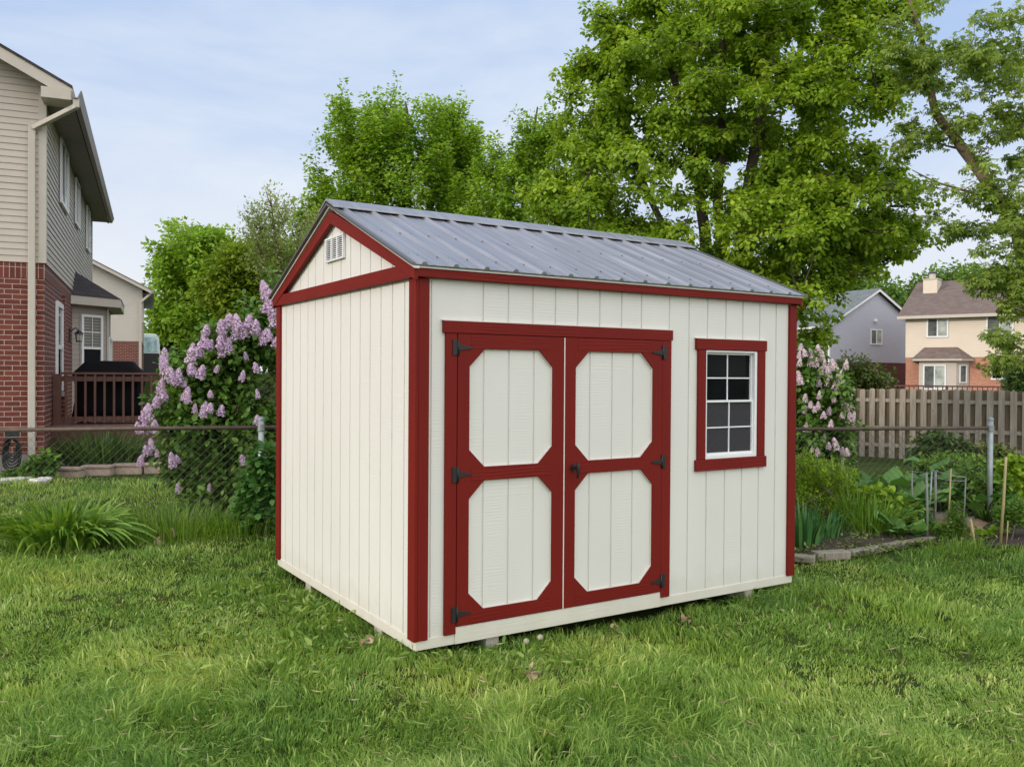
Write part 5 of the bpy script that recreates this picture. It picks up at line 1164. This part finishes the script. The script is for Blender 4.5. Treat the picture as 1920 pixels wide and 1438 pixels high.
# low weeds creeping over the front bed
n = 16000; x = X(1490, 7.3)+rng.random(n)*3.2; y = 7.2+rng.random(n)*2.2; k = inbed(x, y+.05) & (vnoise(x, y, .28, 11) > .36) & (x < X(1840, 8.6)); x = x[k]; y = y[k]; n = len(x)
org = world(x, y, gz(x, y)+.03+.08*vnoise(x, y, .3, 12)*rng.random(n)); A_ = rdir(n)*np.array([1, 1, .5]); N_ = unit(rdir(n)*.6+np.array([0, 0, 1.]))
o = bake('creeping_weeds', M['creeper'], None, *DIAMOND, org, A_, N_, .022+.028*rng.random(n), rng.random(n)); tag(o, 'low creeping weeds covering the garden bed beside the shed', 'weeds', kind='stuff')
# broad weeds and pulled leaves lying in the lawn left of the shed
def litter(name, cx, cy, rx_, ry_, n, size, mat, label, aspect=.8, temp=OVAL, lift=.05):
    a = rng.random(n)*6.28; r = rng.random(n)**.6; x = cx+rx_*r*np.cos(a); y = cy+ry_*r*np.sin(a); k = ~inshed(x, y, .02); x = x[k]; y = y[k]; n = len(x)
    org = world(x, y, gz(x, y)+.02+lift*rng.random(n)); A_ = rdir(n)*np.array([1, 1, .45])+np.array([0, 0, .15]); N_ = unit(rdir(n)*.5+np.array([0, 0, 1.]))
    sz = size*(.5+.9*rng.random(n)); return bake(name, mat, None, *temp, org, A_, N_, sz, rng.random(n), sz*aspect), x, y
for (cx, cy, rx_, ry_, n, s_, lab) in ((X(560, 5.9), 5.9, .75, 1.0, 800, .052, 'broad leaved weeds and pulled leaves in the lawn left of the shed wall'),
                                  (X(480, 4.7), 4.7, .9, .35, 170, .060, 'pulled leaves lying on the lawn in the left foreground'),
                                  (X(960, 4.65), 4.65, .42, .28, 150, .050, 'broad weed rosette leaves in the lawn in front of the double doors')):
    o, _, _ = litter('lawn_weeds', cx, cy, rx_, ry_, n, s_, M['weed'], lab, .5); tag(o, lab, 'weeds', kind='stuff')
n = 520; x, y = scatter(n, 2.8, 8, 1.7, .5); k = ~inshed(x, y, .0) & ~inbed(x, y); x = x[k]; y = y[k]; n = len(x)
org = world(x, y, gz(x, y)+.035+.03*rng.random(n)); A_ = rdir(n)*np.array([1, 1, .25]); N_ = unit(rdir(n)*.4+np.array([0, 0, 1.])); sz = .03+.06*rng.random(n)
o = bake('cut_straw', M['deadleaf'], None, *DIAMOND, org, A_, N_, sz, rng.random(n), np.full(n, .0055)); tag(o, 'dry straw coloured clippings lying loose over the lawn', 'clippings', kind='stuff')
n = 1500; x, y = scatter(n, 3.0, 9, 1.5, .5); k = ~inshed(x, y, .0) & ~inbed(x, y) & (vnoise(x, y, .6, 31) > .42); x = x[k]; y = y[k]; n = len(x)
org = world(x, y, gz(x, y)+.04+.035*rng.random(n)); A_ = rdir(n)*np.array([1, 1, .35]); N_ = unit(rdir(n)*.5+np.array([0, 0, 1.])); sz = .04+.09*rng.random(n)
o = bake('fresh_clippings', M['weed'], None, *DIAMOND, org, A_, N_, sz, rng.random(n), np.full(n, .008)+.010*(rng.random(n) > .8)); tag(o, 'pale green cut grass clippings strewn over the lawn', 'clippings', kind='stuff')
def deadleaf(u, v, d, s_, lab):
    n = 7; o = bake('dead_leaf', M['deadleaf'], None, *OVAL, np.zeros((n, 3))+rng.normal(size=(n, 3))*.015*np.array([1,1,.5]), rdir(n)*np.array([1,1,.6]), unit(rdir(n)*.8+np.array([0,0,1.])), np.full(n, s_), rng.random(n))
    o.location = yard(X(u, d), d, float(gz(X(u, d), d))+.05); return tag(o, lab, 'dead leaf')
deadleaf(315, 1010, 8.0, .13, 'curled brown dead leaves at the fence foot right of the daylily')
deadleaf(1157, 1183, 5.3, .035, 'single small brown dead leaf on the lawn below the right door')
deadleaf(1290, 1172, 5.5, .04, 'small tan dead leaf on the lawn below the right door post')
deadleaf(1000, 1275, 4.45, .055, 'patch of dry tan leaves in the lawn in front of the doors')
deadleaf(690, 1232, 4.9, .05, 'pale dry leaf in the lawn at the near corner of the shed')
# two dandelion seed heads before the doors
for i, (u, v, d) in enumerate(((990, 1206, 4.85), (1016, 1198, 4.9))):
    r_ = empty('dandelion', yard(X(u, d), d, 0), -YAW, ['left of the two grey dandelion seed heads before the doors', 'right and taller of the two grey dandelion seed heads before the doors'][i], 'dandelion')
    h = Z(u, v, d); MB().tube([(-.03, .0, 0), (-.02, 0, h*.6), (0, 0, h)], .0028, 5).build('stem', M['weed'], r_)
    n = 90; dd = rdir(n); bake('seed_head', M['seedhead'], r_, *STAR, dd*.015+np.array([0, 0, h+.008]), unit(np.cross(dd, rdir(n))), dd, np.full(n, .012), rng.random(n))
# ------------------------------------------------------------------ camera, light, sky
cam = bpy.data.cameras.new('camera'); co_ = bpy.data.objects.new('camera', cam); COL.objects.link(co_); S.camera = co_
F = Vector((math.sin(YAW)*math.cos(PITCH), math.cos(YAW)*math.cos(PITCH), math.sin(PITCH))); R0 = RH; U0 = R0.cross(F)
Rr = R0*math.cos(ROLL)+U0*math.sin(ROLL); Ur = -R0*math.sin(ROLL)+U0*math.cos(ROLL)
co_.matrix_world = Matrix(((Rr.x, Ur.x, -F.x, CAM.x), (Rr.y, Ur.y, -F.y, CAM.y), (Rr.z, Ur.z, -F.z, CAM.z), (0, 0, 0, 1)))
cam.sensor_width = 36; cam.lens = FOC/1920*36; cam.clip_end = 3000; cam.clip_start = .05
sun_dir = (RH*-.86+FH*-.42).normalized(); el = math.radians(19)
sd_ = Vector((sun_dir.x*math.cos(el), sun_dir.y*math.cos(el), math.sin(el)))
sl_ = bpy.data.lights.new('sun', 'SUN'); so = bpy.data.objects.new('sun', sl_); COL.objects.link(so)
sl_.energy = 1.9; sl_.angle = math.radians(4); sl_.color = (1.0, .87, .74); so.rotation_euler = sd_.to_track_quat('Z', 'Y').to_euler()
w = bpy.data.worlds.new('World'); S.world = w; w.use_nodes = True; t = w.node_tree; t.nodes.clear()
out = t.nodes.new('ShaderNodeOutputWorld'); bg = t.nodes.new('ShaderNodeBackground'); sky = t.nodes.new('ShaderNodeTexSky'); sky.sky_type = 'NISHITA'; sky.sun_disc = False
sky.sun_elevation = el; sky.sun_rotation = math.atan2(sd_.x, sd_.y); sky.air_density = 1.0; sky.dust_density = 1.5; sky.ozone_density = 1.5
tc = t.nodes.new('ShaderNodeTexCoord')
skc = mix(t, 1.0, sky.outputs[0], (.10, .10, .10), 'MULTIPLY')
mp = t.nodes.new('ShaderNodeMapping'); mp.inputs['Scale'].default_value = (1, 1, 3.2); t.links.new(tc.outputs['Generated'], mp.inputs[0])
c1_ = noise(t, mp.outputs[0], 1.9, 7, .55, .35)
sp = t.nodes.new('ShaderNodeSeparateXYZ'); t.links.new(tc.outputs['Generated'], sp.inputs[0])
# thin high cloud veil: whiter low down, bluer overhead
veil = ramp(t, math_(t, 'ADD', c1_, math_(t, 'MULTIPLY', sp.outputs[2], -.42)), [(.22, (.0,.0,.0)), (.55, (1,1,1))])
base = mix(t, .82, skc, (.52, .68, .99)); cloud = mix(t, veil, base, (.84, .905, .985))
# added fill light: unseen sky behind the camera brightened for the shaded front wall
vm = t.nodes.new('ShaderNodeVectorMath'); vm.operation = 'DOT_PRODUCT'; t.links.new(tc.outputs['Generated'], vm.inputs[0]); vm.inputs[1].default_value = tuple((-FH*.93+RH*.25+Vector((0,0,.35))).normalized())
rear_fill = ramp(t, vm.outputs['Value'], [(.05, (0,0,0)), (.75, (1,1,1))])
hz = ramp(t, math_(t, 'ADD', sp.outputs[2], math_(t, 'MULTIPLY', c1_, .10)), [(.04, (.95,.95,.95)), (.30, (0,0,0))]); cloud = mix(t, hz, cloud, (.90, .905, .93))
fin = mix(t, rear_fill, cloud, (1.80, 1.80, 1.79))
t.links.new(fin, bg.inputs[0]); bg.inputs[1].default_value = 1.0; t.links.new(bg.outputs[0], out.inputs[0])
S.view_settings.view_transform = 'Standard'; S.view_settings.look = 'None'; S.view_settings.exposure = 0
S.cycles.max_bounces = 6; S.cycles.diffuse_bounces = 3; S.cycles.transparent_max_bounces = 4
try: S.cycles.use_denoising = True
except Exception: pass
